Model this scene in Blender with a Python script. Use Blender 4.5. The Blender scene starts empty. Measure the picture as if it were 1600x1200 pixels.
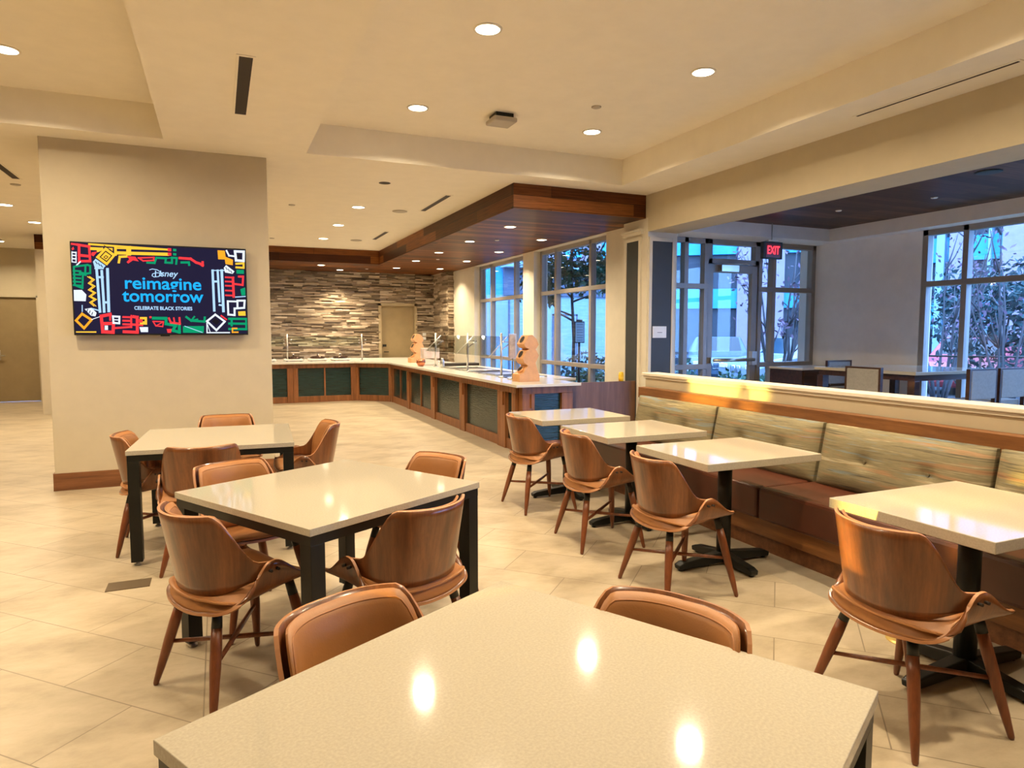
import bpy, bmesh, math, random
from mathutils import Vector, Matrix
random.seed(7)
S = bpy.context.scene
COL = S.collection
PI = math.pi

# ------------------------------------------------------------------ camera
cam_d = bpy.data.cameras.new('camera'); cam = bpy.data.objects.new('camera', cam_d); COL.objects.link(cam)
cam.location = (0, 0, 1.5)
cam.rotation_euler = (math.radians(90) - 0.07668, 0, -0.4094)
cam_d.sensor_width = 36; cam_d.lens = 36 * 1053.4 / 1600; cam_d.clip_start = .05; cam_d.clip_end = 300
S.camera = cam
# ------------------------------------------------------------------ view, world
S.view_settings.view_transform = 'Standard'; S.view_settings.look = 'None'
S.view_settings.exposure = 0.28; S.view_settings.gamma = 1.0; S.view_settings.use_curve_mapping = False
W = bpy.data.worlds.new('dusk_sky'); S.world = W; W.use_nodes = True
wn = W.node_tree.nodes; wl = W.node_tree.links
bg = wn['Background']
wtc = wn.new('ShaderNodeTexCoord'); wsep = wn.new('ShaderNodeSeparateXYZ'); wr = wn.new('ShaderNodeValToRGB')
wl.new(wtc.outputs['Generated'], wsep.inputs[0]); wl.new(wsep.outputs['Z'], wr.inputs[0]); wl.new(wr.outputs[0], bg.inputs['Color'])
wr.color_ramp.elements[0].position = 0.0; wr.color_ramp.elements[0].color = (.20, .42, .95, 1)
wr.color_ramp.elements[1].position = 0.7; wr.color_ramp.elements[1].color = (.30, .52, 1.0, 1)
bg.inputs['Strength'].default_value = 12.0
S.cycles.use_denoising = True
S.cycles.max_bounces = 8; S.cycles.diffuse_bounces = 5; S.cycles.glossy_bounces = 4; S.cycles.transparent_max_bounces = 12
S.cycles.sample_clamp_indirect = 6.0
S.cycles.use_light_tree = True
WARM = (1.0, .82, .56)

# ------------------------------------------------------------------ materials
def new_mat(name):
    m = bpy.data.materials.new(name); m.use_nodes = True
    return m, m.node_tree.nodes, m.node_tree.links, m.node_tree.nodes['Principled BSDF']
def rgb(c): return (c[0], c[1], c[2], 1)
def coords(n, l, scale=(1, 1, 1), rot=(0, 0, 0), loc=(0, 0, 0), kind='Object'):
    t = n.new('ShaderNodeTexCoord'); m = n.new('ShaderNodeMapping')
    m.inputs['Scale'].default_value = scale; m.inputs['Rotation'].default_value = rot; m.inputs['Location'].default_value = loc
    l.new(t.outputs[kind], m.inputs['Vector']); return m.outputs['Vector']
def noise(n, l, vec, scale, detail=3, rough=.55):
    t = n.new('ShaderNodeTexNoise'); t.inputs['Scale'].default_value = scale; t.inputs['Detail'].default_value = detail
    t.inputs['Roughness'].default_value = rough; l.new(vec, t.inputs['Vector']); return t.outputs['Fac']
def ramp(n, l, fac, stops):
    r = n.new('ShaderNodeValToRGB'); e = r.color_ramp.elements
    while len(e) < len(stops): e.new(.5)
    for k, (p, c) in enumerate(stops): e[k].position = p; e[k].color = rgb(c)
    l.new(fac, r.inputs['Fac']); return r.outputs['Color']
def bump(n, l, b, fac, strength=.2, dist=.01):
    k = n.new('ShaderNodeBump'); k.inputs['Strength'].default_value = strength; k.inputs['Distance'].default_value = dist
    l.new(fac, k.inputs['Height']); l.new(k.outputs['Normal'], b.inputs['Normal'])
def plain(name, c, rough=.5, metal=0, var=.06, sc=6, spec=.5, bmp=0):
    m, n, l, b = new_mat(name)
    v = coords(n, l); f = noise(n, l, v, sc)
    lo = tuple(x * (1 - var) for x in c); hi = tuple(min(1, x * (1 + var)) for x in c)
    l.new(ramp(n, l, f, [(.3, lo), (.7, hi)]), b.inputs['Base Color'])
    b.inputs['Roughness'].default_value = rough; b.inputs['Metallic'].default_value = metal
    b.inputs['Specular IOR Level'].default_value = spec
    if bmp: bump(n, l, b, noise(n, l, v, 180, 2), bmp, .002)
    return m
def wood(name, dark, mid, light, axis='z', rough=.35, scale=1.0, coat=0):
    m, n, l, b = new_mat(name)
    sc = {'z': (9, 9, .7), 'y': (9, .7, 9), 'x': (.7, 9, 9)}[axis]
    v = coords(n, l, tuple(s * scale for s in sc))
    f = noise(n, l, v, 2.2, 5, .6)
    c1 = ramp(n, l, f, [(.3, dark), (.5, mid), (.72, light)])
    v2 = coords(n, l, tuple(s * scale * 6 for s in sc)); f2 = noise(n, l, v2, 3, 2)
    mx = n.new('ShaderNodeMix'); mx.data_type = 'RGBA'; mx.blend_type = 'MULTIPLY'; mx.inputs[0].default_value = .35
    l.new(c1, mx.inputs['A']); l.new(ramp(n, l, f2, [(.35, (.6, .6, .6)), (.6, (1, 1, 1))]), mx.inputs['B'])
    l.new(mx.outputs['Result'], b.inputs['Base Color']); b.inputs['Roughness'].default_value = rough
    b.inputs['Coat Weight'].default_value = coat; b.inputs['Coat Roughness'].default_value = .15
    return m
def emit(name, c, s=1.0):
    m, n, l, b = new_mat(name); b.inputs['Base Color'].default_value = (0, 0, 0, 1)
    b.inputs['Emission Color'].default_value = rgb(c); b.inputs['Emission Strength'].default_value = s
    b.inputs['Specular IOR Level'].default_value = .1
    return m
def planks(name, axis, w, length, c1, c2, c3, rough=.45):
    """boards w wide running along axis; colour differs board by board"""
    m, n, l, b = new_mat(name)
    rot = {'x': (0, 0, 0), 'y': (0, 0, PI / 2), 'xz': (PI / 2, 0, 0), 'yz': (0, 0, 0)}[axis]
    t = n.new('ShaderNodeTexCoord'); sp = n.new('ShaderNodeSeparateXYZ'); cb = n.new('ShaderNodeCombineXYZ')
    l.new(t.outputs['Object'], sp.inputs[0])
    a, c = {'x': ('X', 'Y'), 'y': ('Y', 'X'), 'xz': ('X', 'Z'), 'yz': ('Y', 'Z')}[axis]
    l.new(sp.outputs[a], cb.inputs['X']); l.new(sp.outputs[c], cb.inputs['Y'])
    br = n.new('ShaderNodeTexBrick'); l.new(cb.outputs[0], br.inputs['Vector'])
    br.inputs['Scale'].default_value = 1; br.inputs['Brick Width'].default_value = length; br.inputs['Row Height'].default_value = w
    br.inputs['Mortar Size'].default_value = .003; br.inputs['Mortar Smooth'].default_value = .2; br.offset = .37; br.offset_frequency = 2
    br.inputs['Color1'].default_value = (0, 0, 0, 1); br.inputs['Color2'].default_value = (1, 1, 1, 1); br.inputs['Mortar'].default_value = (0, 0, 0, 1)
    base = ramp(n, l, br.outputs['Color'], [(0, c1), (.5, c2), (1, c3)])
    mp = n.new('ShaderNodeMapping'); mp.inputs['Scale'].default_value = (1.2, 26, 1); l.new(cb.outputs[0], mp.inputs['Vector'])
    g = noise(n, l, mp.outputs[0], 2, 5, .65)
    mx = n.new('ShaderNodeMix'); mx.data_type = 'RGBA'; mx.blend_type = 'MULTIPLY'; mx.inputs[0].default_value = .8
    l.new(base, mx.inputs['A']); l.new(ramp(n, l, g, [(.32, (.35, .3, .28)), (.62, (1.1, 1.05, 1))]), mx.inputs['B'])
    mk = n.new('ShaderNodeMix'); mk.data_type = 'RGBA'; l.new(br.outputs['Fac'], mk.inputs[0]); l.new(mx.outputs['Result'], mk.inputs['A'])
    mk.inputs['B'].default_value = (.02, .01, .006, 1)
    l.new(mk.outputs['Result'], b.inputs['Base Color']); b.inputs['Roughness'].default_value = rough; b.inputs['Specular IOR Level'].default_value = .2
    return m

M = {}
M['wall'] = plain('beige_wall_paint', (.53, .455, .315), .75, var=.03, bmp=.1)
M['wallgrey'] = plain('grey_wall_paint', (.82, .79, .78), .75, var=.03, bmp=.1)
M['cream'] = plain('cream_paint', (.70, .64, .52), .6, var=.03)
M['ceil'] = plain('ceiling_paint', (.88, .82, .69), .85, var=.02, bmp=.05)
M['trimwood'] = wood('brown_trim_wood', (.13, .045, .015), (.2, .075, .025), (.28, .11, .04), 'x', .4)
M['benchwood'] = wood('bench_wood', (.13, .045, .012), (.2, .075, .02), (.27, .11, .032), 'y', .4)
M['cabwood'] = wood('counter_wood', (.15, .052, .016), (.24, .088, .028), (.33, .13, .045), 'z', .4)
M['shell'] = wood('walnut_shell', (.10, .033, .009), (.185, .062, .018), (.30, .105, .03), 'z', .28, .8, .5)
M['shelledge'] = plain('laminated_edge', (.44, .2, .085), .4, var=.15)
M['legwood'] = wood('chair_leg_wood', (.12, .034, .011), (.19, .056, .018), (.26, .08, .027), 'z', .35)
M['tan'] = plain('tan_leather', (.37, .155, .047), .48, var=.05, sc=20, bmp=.15)
M['tanpipe'] = plain('tan_piping', (.38, .15, .045), .5)
M['black'] = plain('black_metal', (.009, .009, .007), .4, var=.15, spec=.35)
M['quartz'] = None
M['maroon'] = plain('brown_bench_leather', (.075, .02, .009), .36, var=.12, sc=5, bmp=.1)
M['steel'] = plain('brushed_steel', (.6, .58, .55), .3, 1, var=.05)
M['chrome'] = plain('chrome', (.8, .8, .8), .12, 1, var=.02)
M['frame'] = plain('window_frame_bronze', (.30, .27, .25), .45, .2)
M['darkpanel'] = plain('charcoal_panel', (.045, .048, .05), .6)
M['slot'] = plain('dark_slot', (.03, .018, .01), .7)
M['metalgrey'] = plain('grey_plastic', (.45, .40, .32), .6)
M['white'] = plain('white_plastic', (.8, .78, .74), .45)
M['maple'] = plain('maple_wood', (.62, .32, .13), .5, var=.08, sc=14)
M['dark'] = plain('dark_interior', (.02, .012, .008), .8)
M['doorp'] = plain('taupe_door_paint', (.30, .22, .11), .55)
M['lens'] = emit('lamp_lens', (1, .86, .62), 14)
M['lensring'] = plain('white_ring', (.75, .7, .6), .5)
M['darkwood'] = wood('espresso_wood', (.03, .012, .008), (.05, .02, .012), (.08, .03, .018), 'x', .35)
M['greyfab'] = plain('grey_upholstery', (.30, .28, .25), .8, var=.08, sc=40)
M['yellow'] = plain('yellow_plastic', (.85, .5, .02), .5)
M['brass'] = plain('brass', (.7, .5, .15), .4, .6)
# quartz tops
def quartz(name, c=(.48, .43, .335), rough=.07):
    m, n, l, b = new_mat(name); v = coords(n, l)
    l.new(ramp(n, l, noise(n, l, v, 160, 2), [(.35, tuple(x * .9 for x in c)), (.6, c), (.8, tuple(min(1, x * 1.08) for x in c))]), b.inputs['Base Color'])
    b.inputs['Roughness'].default_value = rough; b.inputs['Specular IOR Level'].default_value = .5
    return m
M['quartz'] = quartz('quartz_top')
M['counterq'] = quartz('counter_quartz', (.66, .62, .55), .18)
# floor tiles
def floor_mat():
    m, n, l, b = new_mat('stone_floor_tile')
    t = n.new('ShaderNodeTexCoord'); mp = n.new('ShaderNodeMapping'); l.new(t.outputs['Object'], mp.inputs['Vector'])
    mp.vector_type = 'POINT'; mp.inputs['Rotation'].default_value = (0, 0, PI / 4)
    # rotated by +45: X' = (x-y)/sqrt2 , Y' = (x+y)/sqrt2
    mp.inputs['Location'].default_value = (-.02 + .8, -.263 + 8 * .4, 0)
    br = n.new('ShaderNodeTexBrick'); l.new(mp.outputs[0], br.inputs['Vector'])
    br.offset = .5; br.offset_frequency = 2
    br.inputs['Scale'].default_value = 1; br.inputs['Brick Width'].default_value = .8; br.inputs['Row Height'].default_value = .4
    br.inputs['Mortar Size'].default_value = .0028; br.inputs['Mortar Smooth'].default_value = .1
    br.inputs['Color1'].default_value = (0.1, .1, .1, 1); br.inputs['Color2'].default_value = (.9, .9, .9, 1)
    v2 = n.new('ShaderNodeMapping'); v2.inputs['Rotation'].default_value = (0, 0, PI / 4); v2.inputs['Scale'].default_value = (1.8, 3.2, 1); l.new(t.outputs['Object'], v2.inputs['Vector'])
    f = noise(n, l, v2.outputs[0], 1.1, 8, .68)
    col = ramp(n, l, f, [(.3, (.31, .24, .15)), (.5, (.45, .365, .245)), (.7, (.55, .455, .325))])
    tone = n.new('ShaderNodeMix'); tone.data_type = 'RGBA'; tone.blend_type = 'MULTIPLY'; tone.inputs[0].default_value = 1
    l.new(col, tone.inputs['A']); l.new(ramp(n, l, br.outputs['Color'], [(0, (.88, .88, .88)), (1, (1, 1, 1))]), tone.inputs['B'])
    mk = n.new('ShaderNodeMix'); mk.data_type = 'RGBA'; l.new(br.outputs['Fac'], mk.inputs[0]); l.new(tone.outputs['Result'], mk.inputs['A'])
    mk.inputs['B'].default_value = (.22, .17, .11, 1)
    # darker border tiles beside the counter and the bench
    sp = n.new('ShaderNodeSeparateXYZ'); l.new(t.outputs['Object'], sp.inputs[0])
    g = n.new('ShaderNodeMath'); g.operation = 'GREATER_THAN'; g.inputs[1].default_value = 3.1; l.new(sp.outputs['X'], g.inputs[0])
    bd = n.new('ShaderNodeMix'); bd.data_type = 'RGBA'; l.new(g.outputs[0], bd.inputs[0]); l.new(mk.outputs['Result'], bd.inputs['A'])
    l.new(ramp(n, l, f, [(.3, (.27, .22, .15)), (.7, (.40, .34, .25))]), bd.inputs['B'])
    # straight joint beside the dining tables
    a1 = n.new('ShaderNodeMath'); a1.operation = 'ADD'; a1.inputs[1].default_value = .1; l.new(sp.outputs['X'], a1.inputs[0])
    a2 = n.new('ShaderNodeMath'); a2.operation = 'ABSOLUTE'; l.new(a1.outputs[0], a2.inputs[0])
    a3 = n.new('ShaderNodeMath'); a3.operation = 'LESS_THAN'; a3.inputs[1].default_value = .003; l.new(a2.outputs[0], a3.inputs[0])
    jn = n.new('ShaderNodeMix'); jn.data_type = 'RGBA'; l.new(a3.outputs[0], jn.inputs[0]); l.new(bd.outputs['Result'], jn.inputs['A']); jn.inputs['B'].default_value = (.22, .17, .11, 1)
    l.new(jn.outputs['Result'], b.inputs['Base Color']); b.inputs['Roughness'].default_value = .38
    return m
M['floor'] = floor_mat()
PL = ((.035, .009, .0025), (.11, .032, .007), (.25, .088, .02))
M['plank_x'] = planks('soffit_boards', 'x', .12, 1.7, *PL)
M['plank_xz'] = planks('soffit_fascia_boards', 'xz', .15, 1.9, *PL)
M['plank_yz'] = planks('soffit_side_boards', 'yz', .15, 1.9, *PL)
M['plank_dark'] = planks('side_room_boards', 'x', .14, 1.6, (.05, .02, .014), (.09, .04, .028), (.15, .075, .05))
M['partition'] = wood('partition_veneer', (.10, .045, .024), (.16, .075, .04), (.23, .115, .065), 'z', .4, .6)
def glass_mat(name, tint=(1, 1, 1), refl=.08, rough=.0):
    m = bpy.data.materials.new(name); m.use_nodes = True; n = m.node_tree.nodes; l = m.node_tree.links; n.clear()
    o = n.new('ShaderNodeOutputMaterial'); mx = n.new('ShaderNodeMixShader'); tr = n.new('ShaderNodeBsdfTransparent'); gl = n.new('ShaderNodeBsdfGlossy')
    fc = n.new('ShaderNodeLayerWeight'); fc.inputs['Blend'].default_value = .5
    fr = n.new('ShaderNodeMath'); fr.operation = 'POWER'; fr.inputs[1].default_value = 5; l.new(fc.outputs['Facing'], fr.inputs[0])
    ad = n.new('ShaderNodeMath'); ad.operation = 'ADD'; ad.inputs[1].default_value = refl * .5; ad.use_clamp = True
    tr.inputs['Color'].default_value = rgb(tint); gl.inputs['Roughness'].default_value = rough; gl.inputs['Color'].default_value = (.9, .9, .9, 1)
    l.new(fr.outputs[0], ad.inputs[0]); l.new(ad.outputs[0], mx.inputs[0]); l.new(tr.outputs[0], mx.inputs[1]); l.new(gl.outputs[0], mx.inputs[2]); l.new(mx.outputs[0], o.inputs['Surface'])
    return m
M['glass'] = glass_mat('window_glass', (.93, .96, .97))
M['guardglass'] = glass_mat('guard_glass', (.88, .93, .90), .08)
def teal():
    m, n, l, b = new_mat('dark_teal_glass'); v = coords(n, l, (2, 2, 30))
    l.new(ramp(n, l, noise(n, l, v, 2, 3), [(.35, (.004, .016, .016)), (.65, (.012, .04, .038))]), b.inputs['Base Color'])
    b.inputs['Roughness'].default_value = .22; b.inputs['Specular IOR Level'].default_value = .5
    bump(n, l, b, noise(n, l, v, 3, 2), .25, .01)
    return m
M['teal'] = teal()
def fabric():
    m, n, l, b = new_mat('striped_bench_fabric')
    v = coords(n, l, (1, .9, 30)); f = noise(n, l, v, 1.5, 5, .7)
    c = ramp(n, l, f, [(.30, (.05, .04, .022)), (.40, (.13, .105, .055)), (.48, (.22, .18, .095)), (.55, (.16, .13, .065)), (.62, (.28, .23, .13)), (.75, (.5, .44, .30))])
    v2 = coords(n, l, (1, 1.4, 22), loc=(3, 5, 2)); f2 = noise(n, l, v2, 1.4, 3, .6)
    mx = n.new('ShaderNodeMix'); mx.data_type = 'RGBA'; l.new(ramp(n, l, f2, [(.57, (0, 0, 0)), (.66, (.4, .4, .4))]), mx.inputs[0]); l.new(c, mx.inputs['A']); mx.inputs['B'].default_value = (.38, .15, .06, 1)
    v3 = coords(n, l, (1, 1.4, 26), loc=(9, 2, 7)); f3 = noise(n, l, v3, 1.5, 3, .6)
    m2 = n.new('ShaderNodeMix'); m2.data_type = 'RGBA'; l.new(ramp(n, l, f3, [(.58, (0, 0, 0)), (.64, (.6, .6, .6))]), m2.inputs[0]); l.new(mx.outputs['Result'], m2.inputs['A']); m2.inputs['B'].default_value = (.16, .22, .24, 1)
    l.new(m2.outputs['Result'], b.inputs['Base Color']); b.inputs['Roughness'].default_value = .75
    return m
M['fabric'] = fabric()
def stone():
    m, n, l, b = new_mat('stacked_ledgestone'); g = n.new('ShaderNodeNewGeometry')
    c = ramp(n, l, g.outputs['Random Per Island'], [(0, (.12, .085, .05)), (.35, (.27, .20, .13)), (.7, (.42, .33, .23)), (1, (.66, .55, .41))])
    v = coords(n, l, (3, 3, 20)); f = noise(n, l, v, 3, 4)
    mx = n.new('ShaderNodeMix'); mx.data_type = 'RGBA'; mx.blend_type = 'MULTIPLY'; mx.inputs[0].default_value = .6
    l.new(c, mx.inputs['A']); l.new(ramp(n, l, f, [(.3, (.5, .47, .43)), (.6, (1, 1, 1))]), mx.inputs['B']); l.new(mx.outputs['Result'], b.inputs['Base Color'])
    b.inputs['Roughness'].default_value = .8; return m
M['stone'] = stone()
# outdoors
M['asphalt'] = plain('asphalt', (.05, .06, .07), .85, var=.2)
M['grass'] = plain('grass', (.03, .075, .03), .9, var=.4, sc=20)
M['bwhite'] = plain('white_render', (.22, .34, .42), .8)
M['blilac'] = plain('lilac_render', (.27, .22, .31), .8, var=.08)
M['bcyanlit'] = plain('cyan_lit_panel', (.02, .27, .46), .6)  # saturated blue daylight on pale surfaces, put into the base colour as cyan
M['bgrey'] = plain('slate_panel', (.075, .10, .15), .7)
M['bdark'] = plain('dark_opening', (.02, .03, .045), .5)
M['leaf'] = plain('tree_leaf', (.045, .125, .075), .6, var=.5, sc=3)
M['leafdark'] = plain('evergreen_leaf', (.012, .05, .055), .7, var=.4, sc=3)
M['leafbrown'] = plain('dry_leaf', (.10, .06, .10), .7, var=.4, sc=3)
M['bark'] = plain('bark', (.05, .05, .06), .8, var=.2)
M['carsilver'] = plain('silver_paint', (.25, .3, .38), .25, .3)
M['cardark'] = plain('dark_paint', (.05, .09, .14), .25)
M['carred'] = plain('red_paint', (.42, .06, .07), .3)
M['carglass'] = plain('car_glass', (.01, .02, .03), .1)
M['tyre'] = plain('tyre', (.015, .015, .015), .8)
M['exitred'] = emit('exit_red', (1, .03, .05), 3.0)

# ------------------------------------------------------------------ mesh helper
class MB:
    def __init__(s): s.v = []; s.f = []; s.m = []; s.sm = []
    def face(s, pts, mi=0, smooth=False):
        b = len(s.v); s.v += [tuple(p) for p in pts]; s.f.append(tuple(range(b, b + len(pts)))); s.m.append(mi); s.sm.append(smooth); return s
    def box(s, a, c, mi=0, mat=None):
        x0, y0, z0 = a; x1, y1, z1 = c
        p = [(x0, y0, z0), (x1, y0, z0), (x1, y1, z0), (x0, y1, z0), (x0, y0, z1), (x1, y0, z1), (x1, y1, z1), (x0, y1, z1)]
        if mat is not None: p = [tuple(mat @ Vector(q)) for q in p]
        b = len(s.v); s.v += p
        for q in ((0, 3, 2, 1), (4, 5, 6, 7), (0, 1, 5, 4), (1, 2, 6, 5), (2, 3, 7, 6), (3, 0, 4, 7)):
            s.f.append(tuple(b + i for i in q)); s.m.append(mi); s.sm.append(False)
        return s
    def rings(s, rings, mi=0, smooth=True, cap=True, closed=True):
        b = len(s.v); k = len(rings[0])
        for r in rings: s.v += [tuple(p) for p in r]
        for i in range(len(rings) - 1):
            for j in range(k if closed else k - 1):
                j2 = (j + 1) % k
                s.f.append((b + i * k + j, b + i * k + j2, b + (i + 1) * k + j2, b + (i + 1) * k + j)); s.m.append(mi); s.sm.append(smooth)
        if cap:
            s.face(list(reversed(rings[0])), mi); s.face(rings[-1], mi)
        return s
    def tube(s, pts, rad, seg=10, mi=0, cap=True):
        pts = [Vector(p) for p in pts]
        if not isinstance(rad, (list, tuple)): rad = [rad] * len(pts)
        rs = []; up = None
        for i, p in enumerate(pts):
            d = (pts[min(i + 1, len(pts) - 1)] - pts[max(i - 1, 0)]).normalized()
            if up is None: up = Vector((0, 0, 1)) if abs(d.z) < .9 else Vector((1, 0, 0))
            a = d.cross(up).normalized(); c = a.cross(d).normalized(); up = c
            rs.append([p + (a * math.cos(t) + c * math.sin(t)) * rad[i] for t in [2 * PI * k / seg for k in range(seg)]])
        return s.rings(rs, mi, True, cap)
    def prism(s, poly, axis, a, c, mi=0, smooth=False):
        """poly in the two other axes, extruded along axis from a to c"""
        def P(q, h):
            return {'x': (h, q[0], q[1]), 'y': (q[0], h, q[1]), 'z': (q[0], q[1], h)}[axis]
        lo = [P(q, a) for q in poly]; hi = [P(q, c) for q in poly]
        s.face(lo[::-1], mi); s.face(hi, mi)
        for i in range(len(poly)):
            j = (i + 1) % len(poly); s.face([lo[i], lo[j], hi[j], hi[i]], mi, smooth)
        return s
    def lathe(s, prof, c=(0, 0, 0), seg=24, mi=0):
        rs = [[(c[0] + r * math.cos(t), c[1] + r * math.sin(t), c[2] + z) for t in [2 * PI * k / seg for k in range(seg)]] for r, z in prof]
        return s.rings(rs, mi, True, True)
    def build(s, name, mats, parent=None, loc=None, bevel=0, merge=True):
        me = bpy.data.meshes.new(name); me.from_pydata(s.v, [], s.f)
        if not isinstance(mats, (list, tuple)): mats = [mats]
        for m in mats: me.materials.append(M[m] if isinstance(m, str) else m)
        me.polygons.foreach_set('material_index', s.m); me.polygons.foreach_set('use_smooth', s.sm)
        bm = bmesh.new(); bm.from_mesh(me); 
        if merge: bmesh.ops.remove_doubles(bm, verts=bm.verts, dist=1e-5)
        bmesh.ops.recalc_face_normals(bm, faces=bm.faces); bm.to_mesh(me); bm.free()
        o = bpy.data.objects.new(name, me); COL.objects.link(o)
        if parent: o.parent = parent
        if loc: o.location = loc
        if bevel:
            b = o.modifiers.new('bevel', 'BEVEL'); b.width = bevel; b.segments = 2; b.limit_method = 'ANGLE'; b.angle_limit = .7
            b.harden_normals = False
        return o
def grid_solid(mb, P, th, mi=0, mie=0):
    """P[i][j] a grid of points; gives it a thickness th along its normals"""
    nu = len(P); nv = len(P[0]); N = [[None] * nv for _ in range(nu)]
    for i in range(nu):
        for j in range(nv):
            du = P[min(i + 1, nu - 1)][j] - P[max(i - 1, 0)][j]; dv = P[i][min(j + 1, nv - 1)] - P[i][max(j - 1, 0)]
            N[i][j] = du.cross(dv).normalized()
    Q = [[P[i][j] + N[i][j] * th for j in range(nv)] for i in range(nu)]
    for G in (P, Q):
        b = len(mb.v)
        for r in G: mb.v += [tuple(p) for p in r]
        for i in range(nu - 1):
            for j in range(nv - 1):
                mb.f.append((b + i * nv + j, b + (i + 1) * nv + j, b + (i + 1) * nv + j + 1, b + i * nv + j + 1)); mb.m.append(mi); mb.sm.append(True)
    rim = [(i, 0) for i in range(nu)] + [(nu - 1, j) for j in range(1, nv)] + [(i, nv - 1) for i in range(nu - 2, -1, -1)] + [(0, j) for j in range(nv - 2, 0, -1)]
    for k in range(len(rim)):
        a = rim[k]; c = rim[(k + 1) % len(rim)]
        mb.face([P[a[0]][a[1]], P[c[0]][c[1]], Q[c[0]][c[1]], Q[a[0]][a[1]]], mie)
def sstep(x): x = max(0, min(1, x)); return x * x * (3 - 2 * x)
def empty(name, loc=(0, 0, 0), rz=0):
    o = bpy.data.objects.new(name, None); o.empty_display_size = .1; COL.objects.link(o); o.location = loc; o.rotation_euler = (0, 0, rz); return o
def tag(o, label=None, cat=None, group=None, kind=None):
    if label: o['label'] = label
    if cat: o['category'] = cat
    if group: o['group'] = group
    if kind: o['kind'] = kind
    return o
def struct(o, label=None, cat=None):
    o['kind'] = 'structure'
    if label: o['label'] = label
    if cat: o['category'] = cat
    return o
KIDS = {}
def copy_tree(o, parent=None):
    c = o.copy(); COL.objects.link(c)
    if parent: c.parent = parent
    for ch in [x for x in bpy.data.objects if x.parent == o]: copy_tree(ch, c)
    return c

# ================================================================== SETTING
ZC = 3.283; ZT = 3.59; ZS = 2.985; ZB = 2.81
struct(MB().box((-8, -4.5, -.2), (8.4, 17.7, 0)).build('floor', 'floor'), 'beige stone tile floor laid on the diagonal', 'floor')
# ceiling with two raised trays
c = MB()
X = [-8, -4.2, -.415, .858, 4.565, 5.2]; Y = [-4.5, -1.2, 7.15, 17.7]
def cell(i, j): c.face([(X[i], Y[j], ZC), (X[i + 1], Y[j], ZC), (X[i + 1], Y[j + 1], ZC), (X[i], Y[j + 1], ZC)])
for i in range(5):
    for j in range(3):
        if j == 1 and i in (1, 3):
            x0, x1, y0, y1 = X[i], X[i + 1], Y[1], Y[2]
            c.face([(x0, y0, ZT), (x1, y0, ZT), (x1, y1, ZT), (x0, y1, ZT)])
            for a, b_ in (((x0, y0), (x1, y0)), ((x1, y0), (x1, y1)), ((x1, y1), (x0, y1)), ((x0, y1), (x0, y0))):
                c.face([(a[0], a[1], ZC), (b_[0], b_[1], ZC), (b_[0], b_[1], ZT), (a[0], a[1], ZT)])
        else: cell(i, j)
o = struct(c.build('ceiling', 'ceil'), 'warm white plaster ceiling with raised trays', 'ceiling')
MB().box((-8.2, -4.7, 3.75), (9, 17.9, 3.85)).build('roof_slab', 'ceil', o)
# wooden soffit over the counter (L shape)
s_ = MB()
ya, yb, xa, xb, xl = 7.535, 14.92, 3.29, 5.19, -3.04
s_.face([(xa, ya, ZS), (xb, ya, ZS), (xb, yb, ZS), (xa, yb, ZS)], 0)
s_.face([(xb, 8.05, ZS), (5.42, 8.05, ZS), (5.42, yb, ZS), (xb, yb, ZS)], 0)
s_.face([(xl, yb, ZS), (5.42, yb, ZS), (5.42, 17.15, ZS), (xl, 17.15, ZS)], 0)
s_.face([(xa, ya, ZS), (xb, ya, ZS), (xb, ya, ZC), (xa, ya, ZC)], 1)
s_.face([(xa, ya, ZS), (xa, yb, ZS), (xa, yb, ZC), (xa, ya, ZC)], 2)
s_.face([(xl, yb, ZS), (xa, yb, ZS), (xa, yb, ZC), (xl, yb, ZC)], 1)
s_.face([(xl, yb, ZS), (xl, 17.15, ZS), (xl, 17.15, ZC), (xl, yb, ZC)], 2)
struct(s_.build('trim_1', ['plank_x', 'plank_xz', 'plank_yz']), 'reclaimed wood plank soffit hanging over the serving counter', 'soffit')
# beam, column, side room
b_ = MB().box((5.18, -4.5, ZB), (5.65, 7.48, 3.3)).box((5.18, 7.48, ZS), (5.65, 8.06, 3.3)).build('ceiling_beam', 'wall')
b_.name = 'trim_2'; struct(b_, 'deep cream dropped beam above the opening to the side room', 'beam')
co = struct(MB().box((5.18, 7.48, 0), (5.65, 8.06, 3.0)).build('wall_column', 'cream', bevel=.006), 'cream square column with charcoal inset panels beside the side room', 'column')
MB().box((5.24, 7.465, .15), (5.56, 7.485, 2.69)).build('inset_panel', 'darkpanel', co)['label'] = 'charcoal inset panel'
MB().box((5.165, 7.66, .15), (5.185, 7.95, 2.715)).build('inset_panel', 'darkpanel', co)['label'] = 'charcoal inset panel'
fr = MB()
for x0, x1, z0, z1 in ((5.195, 5.24, .1, 2.74), (5.56, 5.605, .1, 2.74), (5.24, 5.56, 2.69, 2.74)): fr.box((x0, 7.455, z0), (x1, 7.482, z1))
for y0, y1, z0, z1 in ((7.61, 7.66, .1, 2.76), (7.95, 8.0, .1, 2.76), (7.66, 7.95, 2.715, 2.76)): fr.box((5.155, y0, z0), (5.182, y1, z1))
fr.box((5.14, 7.58, 2.79), (5.185, 8.03, 2.83)).box((5.12, 7.57, 2.83), (5.185, 8.04, 2.86))
fr.build('panel_moulding', 'cream', co, bevel=.003)
# side room ceiling
sc_ = MB().box((5.65, -4.5, ZS), (8.16, 7.25, 3.3), 1).box((5.65, 7.25, ZB), (8.7, 8.1, 3.3)).box((8.16, -4.5, ZB), (8.9, 7.25, 3.3))
struct(sc_.build('ceiling_side_room', ['wallgrey', 'plank_dark']), 'dark plank ceiling panel framed by a pale soffit in the side room', 'ceiling')
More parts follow.
